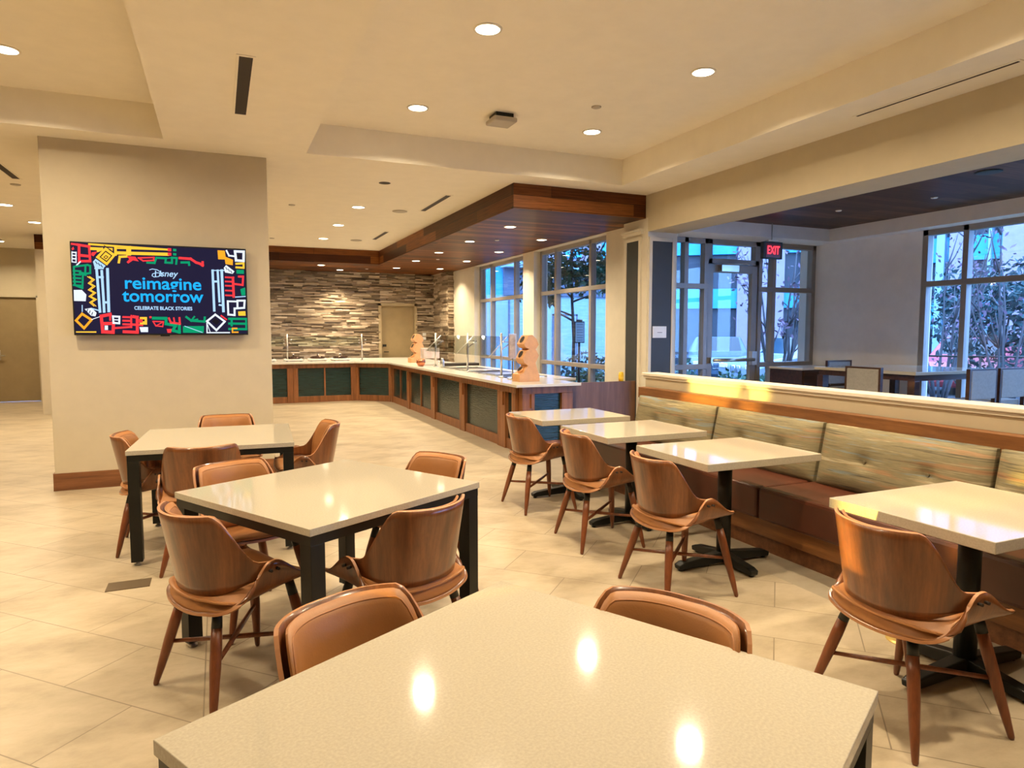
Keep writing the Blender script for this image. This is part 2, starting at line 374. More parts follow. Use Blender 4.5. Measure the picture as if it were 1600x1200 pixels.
# walls
struct(MB().box((-8.2, 17.55, 0), (-4.45, 17.75, 3.4)).box((-3.565, 17.55, 0), (-2.9, 17.75, 3.4)).box((-4.45, 17.55, 2.246), (-3.565, 17.75, 3.4)).build('wall_back_left', 'wall'), 'plain beige wall at the far left with a taupe door', 'wall')
dl = struct(MB().box((-4.45, 17.6, .005), (-3.565, 17.66, 2.246)).build('door_1', 'doorp'), 'taupe flush door in the far left wall', 'door')
MB().box((-3.60, 17.54, 0), (-3.555, 17.6, 2.29)).box((-4.5, 17.54, 2.246), (-3.555, 17.6, 2.29)).build('door_frame', 'wall', dl)
MB().tube([(-4.32, 17.59, 1.0), (-4.32, 17.53, 1.0), (-4.2, 17.53, 1.0)], .012).box((-4.35, 17.585, .9), (-4.29, 17.6, 1.12)).build('door_handle', 'steel', dl)
struct(MB().box((-2.98, 14.62, 0), (-.5, 17.55, ZS + .0)).build('wall_block', 'wall'), 'beige wall end seen just behind the television pillar', 'wall')
pil = struct(MB().box((-1.46, 7.493, 0), (.503, 8.6, ZC + .02)).build('wall_pillar', 'wall', bevel=.004), 'wide beige pillar carrying the television', 'pillar')
struct(MB().box((-1.475, 7.478, 0), (.518, 7.494, .165)).box((.502, 7.478, 0), (.518, 8.61, .165)).box((-1.475, 7.478, 0), (-1.459, 8.61, .165)).build('baseboard_pillar', 'trimwood', bevel=.003), 'brown wooden baseboard around the television pillar', 'baseboard')
struct(MB().box((-8.2, -4.7, 0), (-8, 17.75, 3.6)).build('wall_left', 'wall'), 'left wall', 'wall')
struct(MB().box((-8, -4.7, 0), (8.7, -4.5, 3.6)).build('wall_behind', 'wall'), 'wall behind the camera', 'wall')
# stone wall
def stone_wall():
    mb = MB(); rnd = random.Random(3)
    def strip(x0, x1, z0, z1, y, d): mb.box((x0, y - d, z0), (x1, y + .02, z1))
    def run(xs, xe, ys, zlo, zhi):
        z = zlo
        while z < zhi - .01:
            h = rnd.uniform(.022, .045); h = min(h, zhi - z); x = xs
            while x < xe - .01:
                w = min(rnd.uniform(.12, .5), xe - x); 
                if xe - x - w < .08: w = xe - x
                strip(x, x + w, z, z + h, ys, rnd.uniform(.0, .075)); x += w
            z += h
    run(-.6, 3.76, 17.1, .0, ZS); run(4.68, 5.2, 17.1, 0, ZS); run(3.76, 4.68, 17.1, 2.22, ZS)
    run(5.2, 5.42, 15.95, 0, ZS)
    # flank of the stone pilaster facing left
    z = 0
    while z < ZS - .01:
        h = min(rnd.uniform(.028, .06), ZS - z); y = 15.95
        while y < 17.09:
            w = min(rnd.uniform(.2, .6), 17.1 - y); d = rnd.uniform(.01, .05); mb.box((5.2 - d, y, z), (5.22, y + w, z + h)); y += w
        z += h
    mb.box((-.6, 17.12, 0), (3.76, 17.4, 3.2)).box((4.68, 17.12, 0), (5.6, 17.4, 3.2)).box((3.76, 17.12, 2.22), (4.68, 17.4, 3.2)).box((5.21, 15.97, 0), (5.6, 17.12, 3.2))
    return mb.build('wall_stone', 'stone', merge=False)
struct(stone_wall(), 'stacked beige ledgestone wall behind the back counter', 'wall')
d2 = struct(MB().box((3.78, 17.16, .0), (4.66, 17.22, 2.18)).build('door_2', 'doorp'), 'taupe door set in the stone wall', 'door')
MB().box((3.72, 17.04, 0), (3.79, 17.2, 2.23)).box((4.65, 17.04, 0), (4.72, 17.2, 2.23)).box((3.72, 17.04, 2.17), (4.72, 17.2, 2.24)).build('door_frame', plain('taupe_frame', (.36, .28, .16), .5), d2)
MB().box((3.84, 17.13, 1.13), (3.93, 17.16, 1.19)).build('lock_plate', 'black', d2)
MB().tube([(3.87, 17.15, 1.0), (3.87, 17.09, 1.0), (3.98, 17.09, 1.0)], .012, 8).build('door_handle', 'black', d2)
# window wall with two windows
ww = MB()
for y0, y1 in ((8.06, 8.78), (11.3, 11.78), (14.45, 16.0)): ww.box((5.34, y0, 0), (5.62, y1, 3.2))
for y0, y1 in ((8.78, 11.3), (11.78, 14.45)): ww.box((5.34, y0, 0), (5.62, y1, .12)); ww.box((5.34, y0, ZS - .01), (5.62, y1, 3.2))
struct(ww.build('wall_right', 'cream'), 'cream wall with tall windows behind the counter', 'wall')
def win_y(name, y0, y1, mull, rails, xg, z0, z1, label, hw=.035):
    f = MB(); dx = .05
    for y in (y0 + hw, y1 - hw): f.box((xg - dx, y - hw, z0), (xg + dx, y + hw, z1))
    for y in mull: f.box((xg - dx, y - hw, z0), (xg + dx, y + hw, z1))
    for z in (z0 + hw, z1 - hw): f.box((xg - dx, y0, z - hw), (xg + dx, y1, z + hw))
    for z in rails: f.box((xg - dx - .004, y0, z - hw), (xg + dx, y1, z + hw))
    w = struct(f.build(name, 'frame', bevel=.004), label, 'window')
    MB().box((xg - .004, y0, z0), (xg + .004, y1, z1)).build('window_pane', 'glass', w)
    return w
win_y('window_1', 8.78, 11.3, (9.48, 10.69), (.955, 2.205), 5.52, .12, ZS - .01, 'tall framed window nearer the column, showing a leafy tree')
win_y('window_2', 11.78, 14.45, (12.48, 13.76), (.955, 2.205), 5.52, .12, ZS - .01, 'tall dark framed window at the far end of the counter')
# side room outer walls
win_y('window_3', -4.0, 6.0, (5.45, 3.9, 2.6, 1.0, -.6, -2.2), (1.02, 2.12), 8.46, .12, ZB, 'wide dark framed window of the side room, on the right')  # unseen near stretch lengthened to let more daylight into the side room
struct(MB().box((8.4, 6.0, 0), (8.62, 8.0, 3.2)).box((8.4, -4.0, 0), (8.62, 6.0, .12)).box((8.4, -4.5, 0), (8.62, -4.0, 3.2)).build('wall_side_room', 'wallgrey'), 'grey wall of the side room between its windows', 'wall')
def win_x(name, x0, x1, mull, rails, yg, z0, z1, label, hw=.035):
    f = MB(); dy = .05
    for x in (x0 + hw, x1 - hw): f.box((x - hw, yg - dy, z0), (x + hw, yg + dy, z1))
    for x in mull: f.box((x - hw, yg - dy, z0), (x + hw, yg + dy, z1))
    for z in (z0 + hw, z1 - hw): f.box((x0, yg - dy, z - hw), (x1, yg + dy, z + hw))
    for z in rails: f.box((x0, yg - dy - .004, z - hw), (x1, yg + dy, z + hw))
    w = struct(f.build(name, 'frame', bevel=.004), label, 'window')
    MB().box((x0, yg - .004, z0), (x1, yg + .004, z1)).build('window_pane', 'glass', w)
    return w
win_x('window_4', 5.65, 6.36, (5.98,), (1.01, 2.145), 7.75, 0, ZB, 'narrow sidelight window left of the glass exit door')
win_x('window_5', 7.28, 8.4, (7.58,), (1.02, 2.13), 7.75, 0, ZB, 'dark framed window right of the glass exit door')
win_x('window_6', 6.36, 7.28, (), (), 7.75, 2.47, ZB, 'small transom window above the glass exit door')
gd = MB()
for x0, x1 in ((6.37, 6.46), (7.17, 7.27)): gd.box((x0, 7.715, .01), (x1, 7.785, 2.46))
gd.box((6.46, 7.715, 2.35), (7.17, 7.785, 2.46)).box((6.46, 7.715, .01), (7.17, 7.785, .25))
g3 = struct(gd.build('door_3', 'frame', bevel=.003), 'glass exit door with a metal frame under the red exit sign', 'door')
MB().box((6.46, 7.746, .25), (7.17, 7.754, 2.35)).build('door_pane', 'glass', g3)
MB().tube([(6.44, 7.66, 1.1), (7.2, 7.66, 1.1)], .026, 10).box((7.15, 7.65, 1.02), (7.24, 7.72, 1.22)).box((6.4, 7.65, 1.06), (6.45, 7.72, 1.14)).build('push_bar', 'steel', g3)
MB().box((6.55, 7.64, 2.36), (6.86, 7.715, 2.45)).tube([(6.6, 7.67, 2.46), (6.95, 7.6, 2.47), (7.1, 7.7, 2.47)], .009, 6).build('door_closer', 'steel', g3)
# low divider wall behind the bench
lw = struct(MB().box((4.0, -1.5, 0), (4.12, 5.78, 1.06)).build('wall_divider', 'wall'), 'low cream divider wall behind the bench', 'wall')
MB().box((3.965, -1.5, 1.06), (4.16, 5.80, 1.088)).box((3.982, -1.5, 1.035), (4.14, 5.79, 1.06)).build('wall_cap', 'cream', lw, bevel=.004)
# wooden partition closing the counter
tag(MB().box((4.06, 7.7, 0), (5.17, 7.74, .842)).build('wood_partition', 'partition', bevel=.002), 'low brown wood veneer partition between counter end and column', 'partition')

# ================================================================== CEILING FITTINGS
def lamp(parent, z=-.012, power=20, size=.12, spread=150):
    d = bpy.data.lights.new('bulb', 'AREA'); d.shape = 'DISK'; d.size = size; d.energy = power; d.color = WARM; d.spread = math.radians(spread)
    o = bpy.data.objects.new('bulb', d); COL.objects.link(o); o.parent = parent; o.location = (0, 0, z); return o
def downlight(x, y, z, label, power, r=.085, group=None, spread=150):
    t = empty('recessed_downlight', (x, y, z)); tag(t, label, 'ceiling light', group)
    MB().lathe([(r + .016, 0.001), (r + .016, -.006), (r, -.008), (r - .002, 0.001)], seg=28).build('trim_ring', 'lensring', t)
    MB().lathe([(r - .001, -.001), (r - .001, -.005), (r * .5, -.0065)], seg=28).build('lens', 'lens', t)
    lamp(t, -.014, power, r * 1.6, spread); return t
TP = 36
G1 = 'recessed downlights in the raised ceiling tray'
downlight(1.77, 4.5, ZT, 'largest downlight in the tray, top centre of the photo', TP, group=G1)
downlight(1.77, 6.29, ZT, 'tray downlight just left of the square wifi box', TP, group=G1)
downlight(3.645, 4.53, ZT, 'right-hand tray downlight, nearer the beam and the camera', TP, group=G1)
downlight(3.645, 6.3, ZT, 'tray downlight beside the small round sensor, near the far right tray corner', TP, group=G1)
downlight(1.77, 2.7, ZT, 'tray downlight above the square tables, overhead out of view', TP, group=G1)
downlight(3.645, 2.7, ZT, 'tray downlight above the bench tables, overhead out of view', TP, group=G1)
downlight(1.77, .9, ZT, 'tray downlight above the front table, out of view', TP, group=G1)
downlight(3.645, .9, ZT, 'tray downlight above the nearest bench table, out of view', TP, group=G1)
downlight(-1.39, 6.24, ZT, 'downlight cut by the left photo edge, in the left tray', TP, group=G1)
downlight(-1.39, 4.4, ZT, 'left tray downlight, out of view above the open floor', TP, group=G1)
downlight(-1.39, 2.6, ZT, 'left tray downlight nearest the camera, out of view', TP, group=G1)
downlight(-3.2, 6.24, ZT, 'left tray downlight beyond the frame edge', TP, group=G1)
downlight(-3.2, 3.4, ZT, 'left tray downlight beyond the frame edge, nearer the camera', TP, group=G1)
G2 = 'recessed downlights in the flat ceiling before the counter'
for (y, lb) in ((9.86, 'nearest of the three downlights in the flat ceiling right of the pillar'), (11.62, 'middle of the three downlights in the flat ceiling right of the pillar'), (13.38, 'farthest of the three downlights in the flat ceiling right of the pillar')):
    downlight(1.886, y, ZC, lb, 36, group=G2)
for (x, y, lb) in ((-2.69, 11.65, 'downlight at the left photo edge, left of the pillar'), (-2.69, 13.3, 'downlight close beside the left edge of the pillar'), (-3.9, 16.3, 'farthest downlight left of the pillar, above the taupe door'), (-2.69, 9.5, 'downlight left of the pillar beyond the frame'), (-5, 11.6, 'downlight farther left of the pillar beyond the frame')):
    downlight(x, y, ZC, lb, 36, group=G2)
G3 = 'recessed downlights in the wood soffit'
left_col = ('nearest and largest downlight in the wood soffit', 'second downlight of the left soffit row, counted from the near end', 'third downlight of the left soffit row, counted from the near end', 'fourth downlight of the left soffit row, counted from the near end', 'fifth and last downlight of the left soffit row, by the inner corner')
right_col = ('window-side soffit downlight nearest the camera', 'second window-side soffit downlight from the near end', 'third window-side soffit downlight from the near end', 'last window-side soffit downlight, close to the stone pilaster')
for y, lb in zip((8.87, 10.54, 12.23, 13.84, 15.52), left_col): downlight(3.82, y, ZS, lb, 22, .075, G3)
for y, lb in zip((9.9, 11.7, 13.48, 15.34), right_col): downlight(4.815, y, ZS, lb, 22, .075, G3, 120)
downlight(2.13, 15.53, ZS, 'soffit downlight over the back counter, left one', 24, .075, G3)
downlight(2.70, 16.53, ZS, 'soffit downlight close to the stone wall that makes its bright patch', 34, .075, G3, 100)
downlight(.4, 15.53, ZS, 'soffit downlight over the back counter hidden behind the pillar', 24, .075, G3)
# linear diffusers
def slot(x, y0, y1, z, label, w=.075):
    t = empty('slot_diffuser', (x, (y0 + y1) / 2, z)); tag(t, label, 'air vent', 'linear slot diffusers in the ceiling'); L = (y1 - y0) / 2
    MB().box((-w * .5, -L, -.004), (w * .5, L, -.001)).build('slot', 'slot', t)
    f = MB(); 
    for s in (-1, 1): f.box((s * (w * .5 + .008) - .008, -L - .02, -.006), (s * (w * .5 + .008) + .008, L + .02, .002))
    for s in (-1, 1): f.box((-w * .5, s * (L + .01) - .01, -.006), (w * .5, s * (L + .01) + .01, .002))
    f.build('slot_frame', 'ceil', t)
slot(.218, 4.83, 6.09, ZC, 'dark linear slot vent in the ceiling between the two trays', .085)
slot(2.81, 8.55, 9.78, ZC, 'dark linear slot vent beside the wood soffit, nearer one')
slot(2.80, 12.04, 13.14, ZC, 'dark linear slot vent beside the wood soffit, farther one')
slot(4.893, 2.88, 4.12, ZC, 'long thin dark slot vent beside the beam, top right', .03)
slot(-2.105, 8.4, 9.64, ZC, 'dark linear slot vent at the left photo edge, left of the pillar')
# small ceiling discs
def disc(x, y, z, r, mat, label, cat='ceiling sensor', name='ceiling_sensor', h=.012):
    t = MB().lathe([(r, 0), (r, -h * .6), (r * .8, -h), (r * .1, -h)], seg=24).build(name, mat, loc=(x, y, z)); tag(t, label, cat); return t
disc(3.285, 5.6, ZT, .045, 'metalgrey', 'small round grey sensor in the raised tray beside a downlight')
disc(1.881, 8.17, ZC, .07, 'slot', 'dark open round hole in the flat ceiling in line with the three downlights', 'ceiling hole', 'ceiling_opening', .003)
disc(2.51, 9.95, ZC, .11, 'metalgrey', 'flat round grey ceiling speaker nearer the slot vent', 'speaker', 'ceiling_speaker')
disc(2.51, 13.4, ZC, .11, 'metalgrey', 'flat round grey ceiling speaker farther back, by the far slot vent', 'speaker', 'ceiling_speaker')
disc(.998, 10.06, ZC, .045, 'metalgrey', 'small round sprinkler cover right of the pillar, nearer one', 'sprinkler', 'sprinkler_cover')
disc(.985, 13.72, ZC, .045, 'metalgrey', 'small round sprinkler cover right beside the pillar edge, farther one', 'sprinkler', 'sprinkler_cover')
disc(-2.2, 10.02, ZC, .055, 'metalgrey', 'small round sprinkler cover left of the pillar under the slot vent', 'sprinkler', 'sprinkler_cover')
disc(-4.0, 16.0, ZC, .22, 'metalgrey', 'wide round ceiling speaker at the far left edge above the door', 'speaker', 'ceiling_speaker')
disc(4.17, 10.22, ZS, .035, 'white', 'small pale sprinkler cover between soffit lights, nearer one', 'sprinkler', 'sprinkler_cover')
disc(4.147, 13.36, ZS, .035, 'white', 'small pale sprinkler cover between soffit lights, farther one', 'sprinkler', 'sprinkler_cover')
disc(3.237, 16.03, ZS, .035, 'white', 'small pale sprinkler cover in the soffit by the stone wall', 'sprinkler', 'sprinkler_cover')
for x, y, lb in ((6.3, 6.3, 'small white sprinkler cover in the dark side room ceiling, left one'), (7.0, 6.1, 'small white sprinkler cover in the dark side room ceiling, above the exit sign'), (7.3, 5.1, 'small white sprinkler cover in the dark side room ceiling, right one')):
    disc(x, y, ZS, .035, 'white', lb, 'sprinkler', 'sprinkler_cover')
disc(6.6, 4.1, ZS, .11, 'bdark', 'dark round ceiling speaker in the side room plank ceiling', 'speaker', 'ceiling_speaker')
t = empty('wifi_access_point', (2.57, 6.18, ZT)); tag(t, 'square off-white wifi box fixed under the raised ceiling tray', 'access point')
MB().box((-.09, -.09, -.04), (.09, .09, 0)).build('mount_plate', 'black', t)
MB().box((-.12, -.12, -.085), (.12, .12, -.04)).build('cover', 'metalgrey', t, bevel=.015)

# ================================================================== TELEVISION
def homography(src, dst):
    A = []; B = []
    for (x, y), (u, v) in zip(src, dst):
        A.append([x, y, 1, 0, 0, 0, -u * x, -u * y]); B.append(u); A.append([0, 0, 0, x, y, 1, -v * x, -v * y]); B.append(v)
    n = 8
    for i in range(n):
        p = max(range(i, n), key=lambda r: abs(A[r][i])); A[i], A[p] = A[p], A[i]; B[i], B[p] = B[p], B[i]
        for r in range(n):
            if r != i:
                f = A[r][i] / A[i][i]; A[r] = [a - f * b for a, b in zip(A[r], A[i])]; B[r] -= f * B[i]
    h = [B[i] / A[i][i] for i in range(n)] + [1]
    return lambda x, y: ((h[0] * x + h[1] * y + h[2]) / (h[6] * x + h[7] * y + 1), (h[3] * x + h[4] * y + h[5]) / (h[6] * x + h[7] * y + 1))
TW, TH = 1.515, .868
H_ = homography([(50, 30), (1520, 105), (1532, 820), (82, 818)], [(0, TH), (TW, TH), (TW, 0), (0, 0)])
tv = empty('television', (-1.237, 7.43, 1.472)); tag(tv, 'large wall-mounted television showing a colourful slogan on the beige pillar', 'television')
MB().box((0, -.02, 0), (TW, .03, TH)).build('housing', 'black', tv, bevel=.004)
MB().box((.35, .03, .2), (1.15, .062, .65)).build('wall_mount', 'black', tv)
MB().box((TW / 2 - .04, -.022, -.012), (TW / 2 + .04, .0, .002)).build('sensor_tab', 'black', tv)
tvm = [emit('screen_navy', (.012, .010, .035), 1), emit('screen_red', (1, .04, .05), 1), emit('screen_yellow', (1, .55, .04), 1), emit('screen_green', (0, .30, .13), 1),
       emit('screen_white', (.75, .82, .92), 1), emit('screen_paleblue', (.42, .66, .95), 1), emit('screen_blue', (.01, .42, 1), 1), emit('screen_orange', (1, .38, .02), 1), emit('screen_black', (.01, .008, .012), 1)]
R_, YE, GR, WH, PB, BL, OR_, BK = 1, 2, 3, 4, 5, 6, 7, 8
scr = MB(); scr.face([(.012, -.0215, .014), (TW - .012, -.0215, .014), (TW - .012, -.0215, TH - .012), (.012, -.0215, TH - .012)], 0)
lay = [0]
def T(x, y):
    u, v = H_(x, y); return (u, -.0218 - lay[0] * 2e-5, v)
def poly(ci, pts): lay[0] += 1; scr.face([T(*p) for p in pts], ci)
def stroke(ci, pts, w=16, close=False):
    if close: pts = pts + [pts[0]]
    for k in range(len(pts) - 1):
        lay[0] += .25
        (x0, y0), (x1, y1) = pts[k], pts[k + 1]; d = math.hypot(x1 - x0, y1 - y0) or 1; ux, uy = (x1 - x0) / d * w / 2, (y1 - y0) / d * w / 2
        scr.face([T(x0 - ux - uy, y0 - uy + ux), T(x1 + ux - uy, y1 + uy + ux), T(x1 + ux + uy, y1 + uy - ux), T(x0 - ux + uy, y0 - uy - ux)], ci)
# top left red figure, white comb
stroke(R_, [(118, 62), (215, 78), (222, 200), (130, 200), (130, 172)], 20); stroke(R_, [(130, 68), (130, 150), (205, 158)], 22); stroke(R_, [(70, 55), (120, 62)], 16); poly(R_, [(66, 95), (82, 78), (90, 100), (72, 108)])
poly(R_, [(235, 128), (285, 118), (250, 160), (232, 150)])
stroke(WH, [(70, 122), (70, 205), (104, 210)], 9); [stroke(WH, [(72, y), (104, y + 3)], 11) for y in (125, 150, 178)]; stroke(WH, [(104, 125), (104, 210)], 9); stroke(WH, [(110, 232), (138, 206)], 12)
# yellow bars
stroke(YE, [(215, 58), (420, 74), (880, 108)], 16); stroke(YE, [(435, 80), (435, 145)], 22); stroke(YE, [(440, 132), (870, 146)], 26); stroke(YE, [(545, 95), (545, 135)], 40); stroke(YE, [(430, 92), (870, 108)], 12)
stroke(YE, [(235, 95), (320, 100), (290, 112)], 24); stroke(YE, [(350, 95), (405, 98), (405, 112)], 12)
poly(R_, [(870, 95), (900, 97), (900, 122), (870, 120)]); poly(R_, [(870, 132), (900, 134), (900, 158), (870, 156)]); poly(GR, [(915, 100), (942, 102), (942, 122), (915, 120)]); poly(GR, [(915, 136), (942, 138), (942, 158), (915, 156)])
# yellow diamond
poly(YE, [(268, 168), (350, 85), (438, 150), (362, 238)]); poly(BK, [(300, 166), (352, 112), (408, 155), (360, 210)]); poly(YE, [(312, 166), (352, 124), (396, 156), (360, 198)]); poly(BK, [(332, 168), (354, 150), (376, 166), (354, 186)]); poly(YE, [(342, 168), (354, 158), (366, 167), (354, 177)])
stroke(BK, [(340, 70), (410, 120)], 6)
# pale diamond piece + pale pillars left
poly(PB, [(245, 205), (268, 180), (352, 240), (330, 262), (262, 262)]); [stroke(BK, [(268 + k * 22, 205 + k * 14), (280 + k * 22, 222 + k * 14)], 7) for k in range(3)]
stroke(PB, [(275, 262), (300, 620)], 22); stroke(PB, [(318, 285), (332, 540), (335, 620)], 22); stroke(PB, [(366, 270), (374, 615)], 24); stroke(PB, [(280, 335), (325, 335)], 18); stroke(PB, [(330, 545), (372, 545)], 18); stroke(PB, [(262, 262), (330, 262)], 10)
# row of shapes under the bar
stroke(YE, [(525, 162), (470, 165), (462, 210)], 20); poly(R_, [(528, 160), (600, 165), (628, 205), (580, 195), (540, 222), (526, 210), (550, 185)]); stroke(R_, [(625, 175), (755, 172), (752, 196), (665, 200), (628, 176)], 12)
stroke(GR, [(700, 215), (760, 218), (775, 175), (855, 180), (850, 215), (905, 218), (905, 175), (945, 178), (940, 225)], 17); stroke(GR, [(855, 180), (905, 175)], 8)
stroke(R_, [(970, 178), (1060, 185), (1105, 215), (1135, 225), (1160, 240), (1160, 215)], 20); stroke(GR, [(985, 215), (1045, 215), (1048, 235)], 18)
# left green figure, grey block, zigzag
stroke(GR, [(90, 245), (200, 232), (222, 240), (222, 300), (180, 306), (182, 240)], 16); stroke(GR, [(85, 250), (92, 400), (155, 425), (160, 320)], 16); [stroke(GR, [(82, y), (140, y + 4)], 14) for y in (280, 310, 340, 370, 400)]; stroke(GR, [(140, 300), (180, 310)], 26)
poly(WH, [(82, 440), (150, 440), (188, 480), (182, 535), (84, 532)])
for a in (0, 16): stroke(YE, [(200 + a, 330), (240 + a, 355), (205 + a, 385), (245 + a, 410), (205 + a, 440), (250 + a, 465), (210 + a, 495), (255 + a, 520), (215 + a, 545), (250 + a, 575)], 8)
stroke(PB, [(152, 570), (152, 620)], 8); poly(WH, [(172, 600), (230, 590), (272, 632), (262, 662), (225, 655)]); [stroke(BK, [(198 + k * 20, 602 + k * 14), (192 + k * 20, 618 + k * 14)], 7) for k in range(3)]; stroke(PB, [(235, 597), (300, 615)], 10)
# gold diamond lower left
stroke(OR_, [(100, 695), (150, 640), (228, 690), (166, 760)], 20, True); poly(YE, [(98, 786), (268, 786), (268, 798), (98, 796)]); stroke(WH, [(228, 688), (310, 660)], 6)
# bottom row
stroke(R_, [(385, 645), (310, 660), (322, 790), (408, 795), (412, 720), (330, 722)], 26); poly(WH, [(338, 738), (366, 738), (366, 775), (338, 775)]); stroke(R_, [(385, 645), (385, 690)], 16)
stroke(WH, [(408, 662), (462, 665), (460, 720), (412, 716)], 16, True); stroke(WH, [(412, 690), (460, 692)], 8)
[stroke(R_, [(495, y), (560, y + 2)], 16) for y in (668, 698, 728)]; stroke(R_, [(420, 760), (560, 750), (560, 670)], 16); stroke(R_, [(500, 790), (610, 795), (610, 670), (580, 665)], 24); stroke(R_, [(560, 655), (560, 755)], 10); stroke(R_, [(560, 730), (650, 735)], 18)
poly(YE, [(632, 668), (692, 668), (692, 732), (632, 730)]); poly(R_, [(625, 685), (655, 685), (655, 715), (625, 715)]); poly(BK, [(655, 688), (672, 688), (672, 704), (655, 704)]); poly(WH, [(628, 752), (700, 752), (700, 794), (640, 794)])
stroke(R_, [(742, 705), (828, 708), (822, 748), (765, 742)], 10, True); stroke(R_, [(770, 740), (815, 715)], 8); poly(R_, [(712, 662), (730, 662), (730, 678), (712, 678)])
stroke(GR, [(745, 678), (850, 680), (850, 725), (930, 740), (905, 780), (960, 795), (960, 745)], 24); poly(R_, [(855, 768), (895, 768), (890, 800), (862, 800)]); stroke(R_, [(875, 680), (890, 715), (965, 725), (962, 678)], 16); stroke(R_, [(915, 678), (920, 712)], 12)
poly(GR, [(990, 745), (1165, 745), (1162, 802), (990, 800)]); stroke(PB, [(1005, 745), (1150, 798)], 5)
stroke(GR, [(1020, 670), (1060, 700), (1170, 708), (1172, 675)], 18); stroke(GR, [(1085, 668), (1060, 700), (1110, 690)], 14)
# right column
stroke(WH, [(1190, 705), (1260, 650), (1338, 708), (1268, 780)], 16, True); poly(BK, [(1228, 706), (1262, 680), (1300, 708), (1266, 738)]); stroke(WH, [(1190, 720), (1190, 800), (1375, 800)], 10); stroke(WH, [(1195, 735), (1215, 792)], 6)
stroke(PB, [(1242, 285), (1252, 615)], 20); stroke(PB, [(1284, 285), (1296, 540)], 18); stroke(PB, [(1318, 285), (1328, 620)], 22); stroke(PB, [(1246, 375), (1284, 375)], 16); stroke(PB, [(1296, 570), (1328, 575)], 14); stroke(PB, [(1240, 283), (1340, 283)], 8)
poly(WH, [(1335, 262), (1355, 238), (1424, 292), (1408, 312), (1345, 300)]); [stroke(BK, [(1352 + k * 20, 258 + k * 14), (1362 + k * 20, 276 + k * 14)], 6) for k in range(3)]
poly(OR_, [(1285, 115), (1345, 118), (1352, 170), (1412, 195), (1410, 240), (1350, 230), (1345, 192), (1290, 190)]); stroke(WH, [(1360, 120), (1380, 160), (1420, 165)], 14); stroke(WH, [(1430, 125), (1502, 128), (1500, 205), (1438, 200)], 20, True); poly(BK, [(1448, 150), (1476, 150), (1476, 180), (1448, 180)]); stroke(YE, [(1440, 228), (1500, 225), (1500, 262), (1440, 258)], 16)
poly(GR, [(1440, 278), (1502, 280), (1502, 312), (1440, 310)]); stroke(R_, [(1410, 345), (1415, 500)], 20); [stroke(R_, [(1350, y), (1415, y + 3)], 13) for y in (340, 375, 410, 450, 490)]; stroke(R_, [(1415, 395), (1490, 405), (1495, 335), (1460, 335)], 16); poly(GR, [(1470, 440), (1510, 425), (1512, 490), (1480, 492)]); stroke(PB, [(1430, 505), (1510, 500)], 8)
stroke(WH, [(1365, 540), (1368, 650), (1420, 655), (1420, 600), (1500, 595), (1505, 535), (1445, 535), (1445, 590)], 16); stroke(WH, [(1365, 540), (1440, 542)], 14); poly(YE, [(1450, 625), (1510, 622), (1512, 660), (1452, 660)])
[stroke(GR, [(1375, y), (1515, y + 2)], 18) for y in (685, 725, 770)]; stroke(GR, [(1395, 685), (1395, 740)], 18); stroke(GR, [(1515, 690), (1515, 770)], 14); stroke(OR_, [(1445, 797), (1400, 797), (1402, 765), (1435, 765)], 12); stroke(R_, [(1310, 660), (1350, 690)], 12)
scr_o = scr.build('screen', tvm, tv)
def text_mesh(name, body, mat, parent, loc, size, bold=0, shear=0, xs=1, rot=(PI / 2, 0, 0), depth=0, space=1.0):
    cu = bpy.data.curves.new(name, 'FONT'); cu.body = body; cu.size = size; cu.align_x = 'CENTER'; cu.align_y = 'CENTER'; cu.offset = bold; cu.shear = shear; cu.extrude = depth; cu.space_character = space
    to = bpy.data.objects.new(name + '_src', cu); COL.objects.link(to)
    dg = bpy.context.evaluated_depsgraph_get(); dg.update(); me = bpy.data.meshes.new_from_object(to.evaluated_get(dg))
    bpy.data.objects.remove(to); me.materials.clear(); me.materials.append(M[mat] if isinstance(mat, str) else mat)
    o = bpy.data.objects.new(name, me); COL.objects.link(o); o.parent = parent; o.location = loc; o.rotation_euler = rot; o.scale = (xs, 1, 1); return o
def T2(x, y): u, v = H_(x, y); return (u, -.0235, v)
text_mesh('slogan_text', 'reimagine', tvm[BL], tv, T2(832, 395), .165, .0028, 0, 1.04)
text_mesh('slogan_text', 'tomorrow', tvm[BL], tv, T2(832, 500), .165, .0028, 0, .99)
text_mesh('slogan_text', 'CELEBRATE BLACK STORIES', tvm[PB], tv, T2(832, 598), .047, .0012, 0, .86)
text_mesh('logo_text', 'isney', tvm[PB], tv, T2(868, 310), .085, .001, .25, .95)
lg = MB()
def lgs(pts, w):
    pts = [Vector(T2(*p)) for p in pts]
    for k in range(len(pts) - 1):
        d = (pts[k + 1] - pts[k]).normalized(); n_ = Vector((-d.z, 0, d.x)) * w / 2; e = d * w / 3
        lg.face([pts[k] - n_ - e, pts[k + 1] - n_ + e, pts[k + 1] + n_ + e, pts[k] + n_ - e])
lgs([(718, 275), (740, 268), (780, 275), (812, 295), (815, 318), (790, 332), (755, 335), (738, 325), (742, 310), (770, 300), (800, 302)], .007); lgs([(768, 285), (766, 330)], .009)
lg.build('logo_swoosh', tvm[PB], tv)

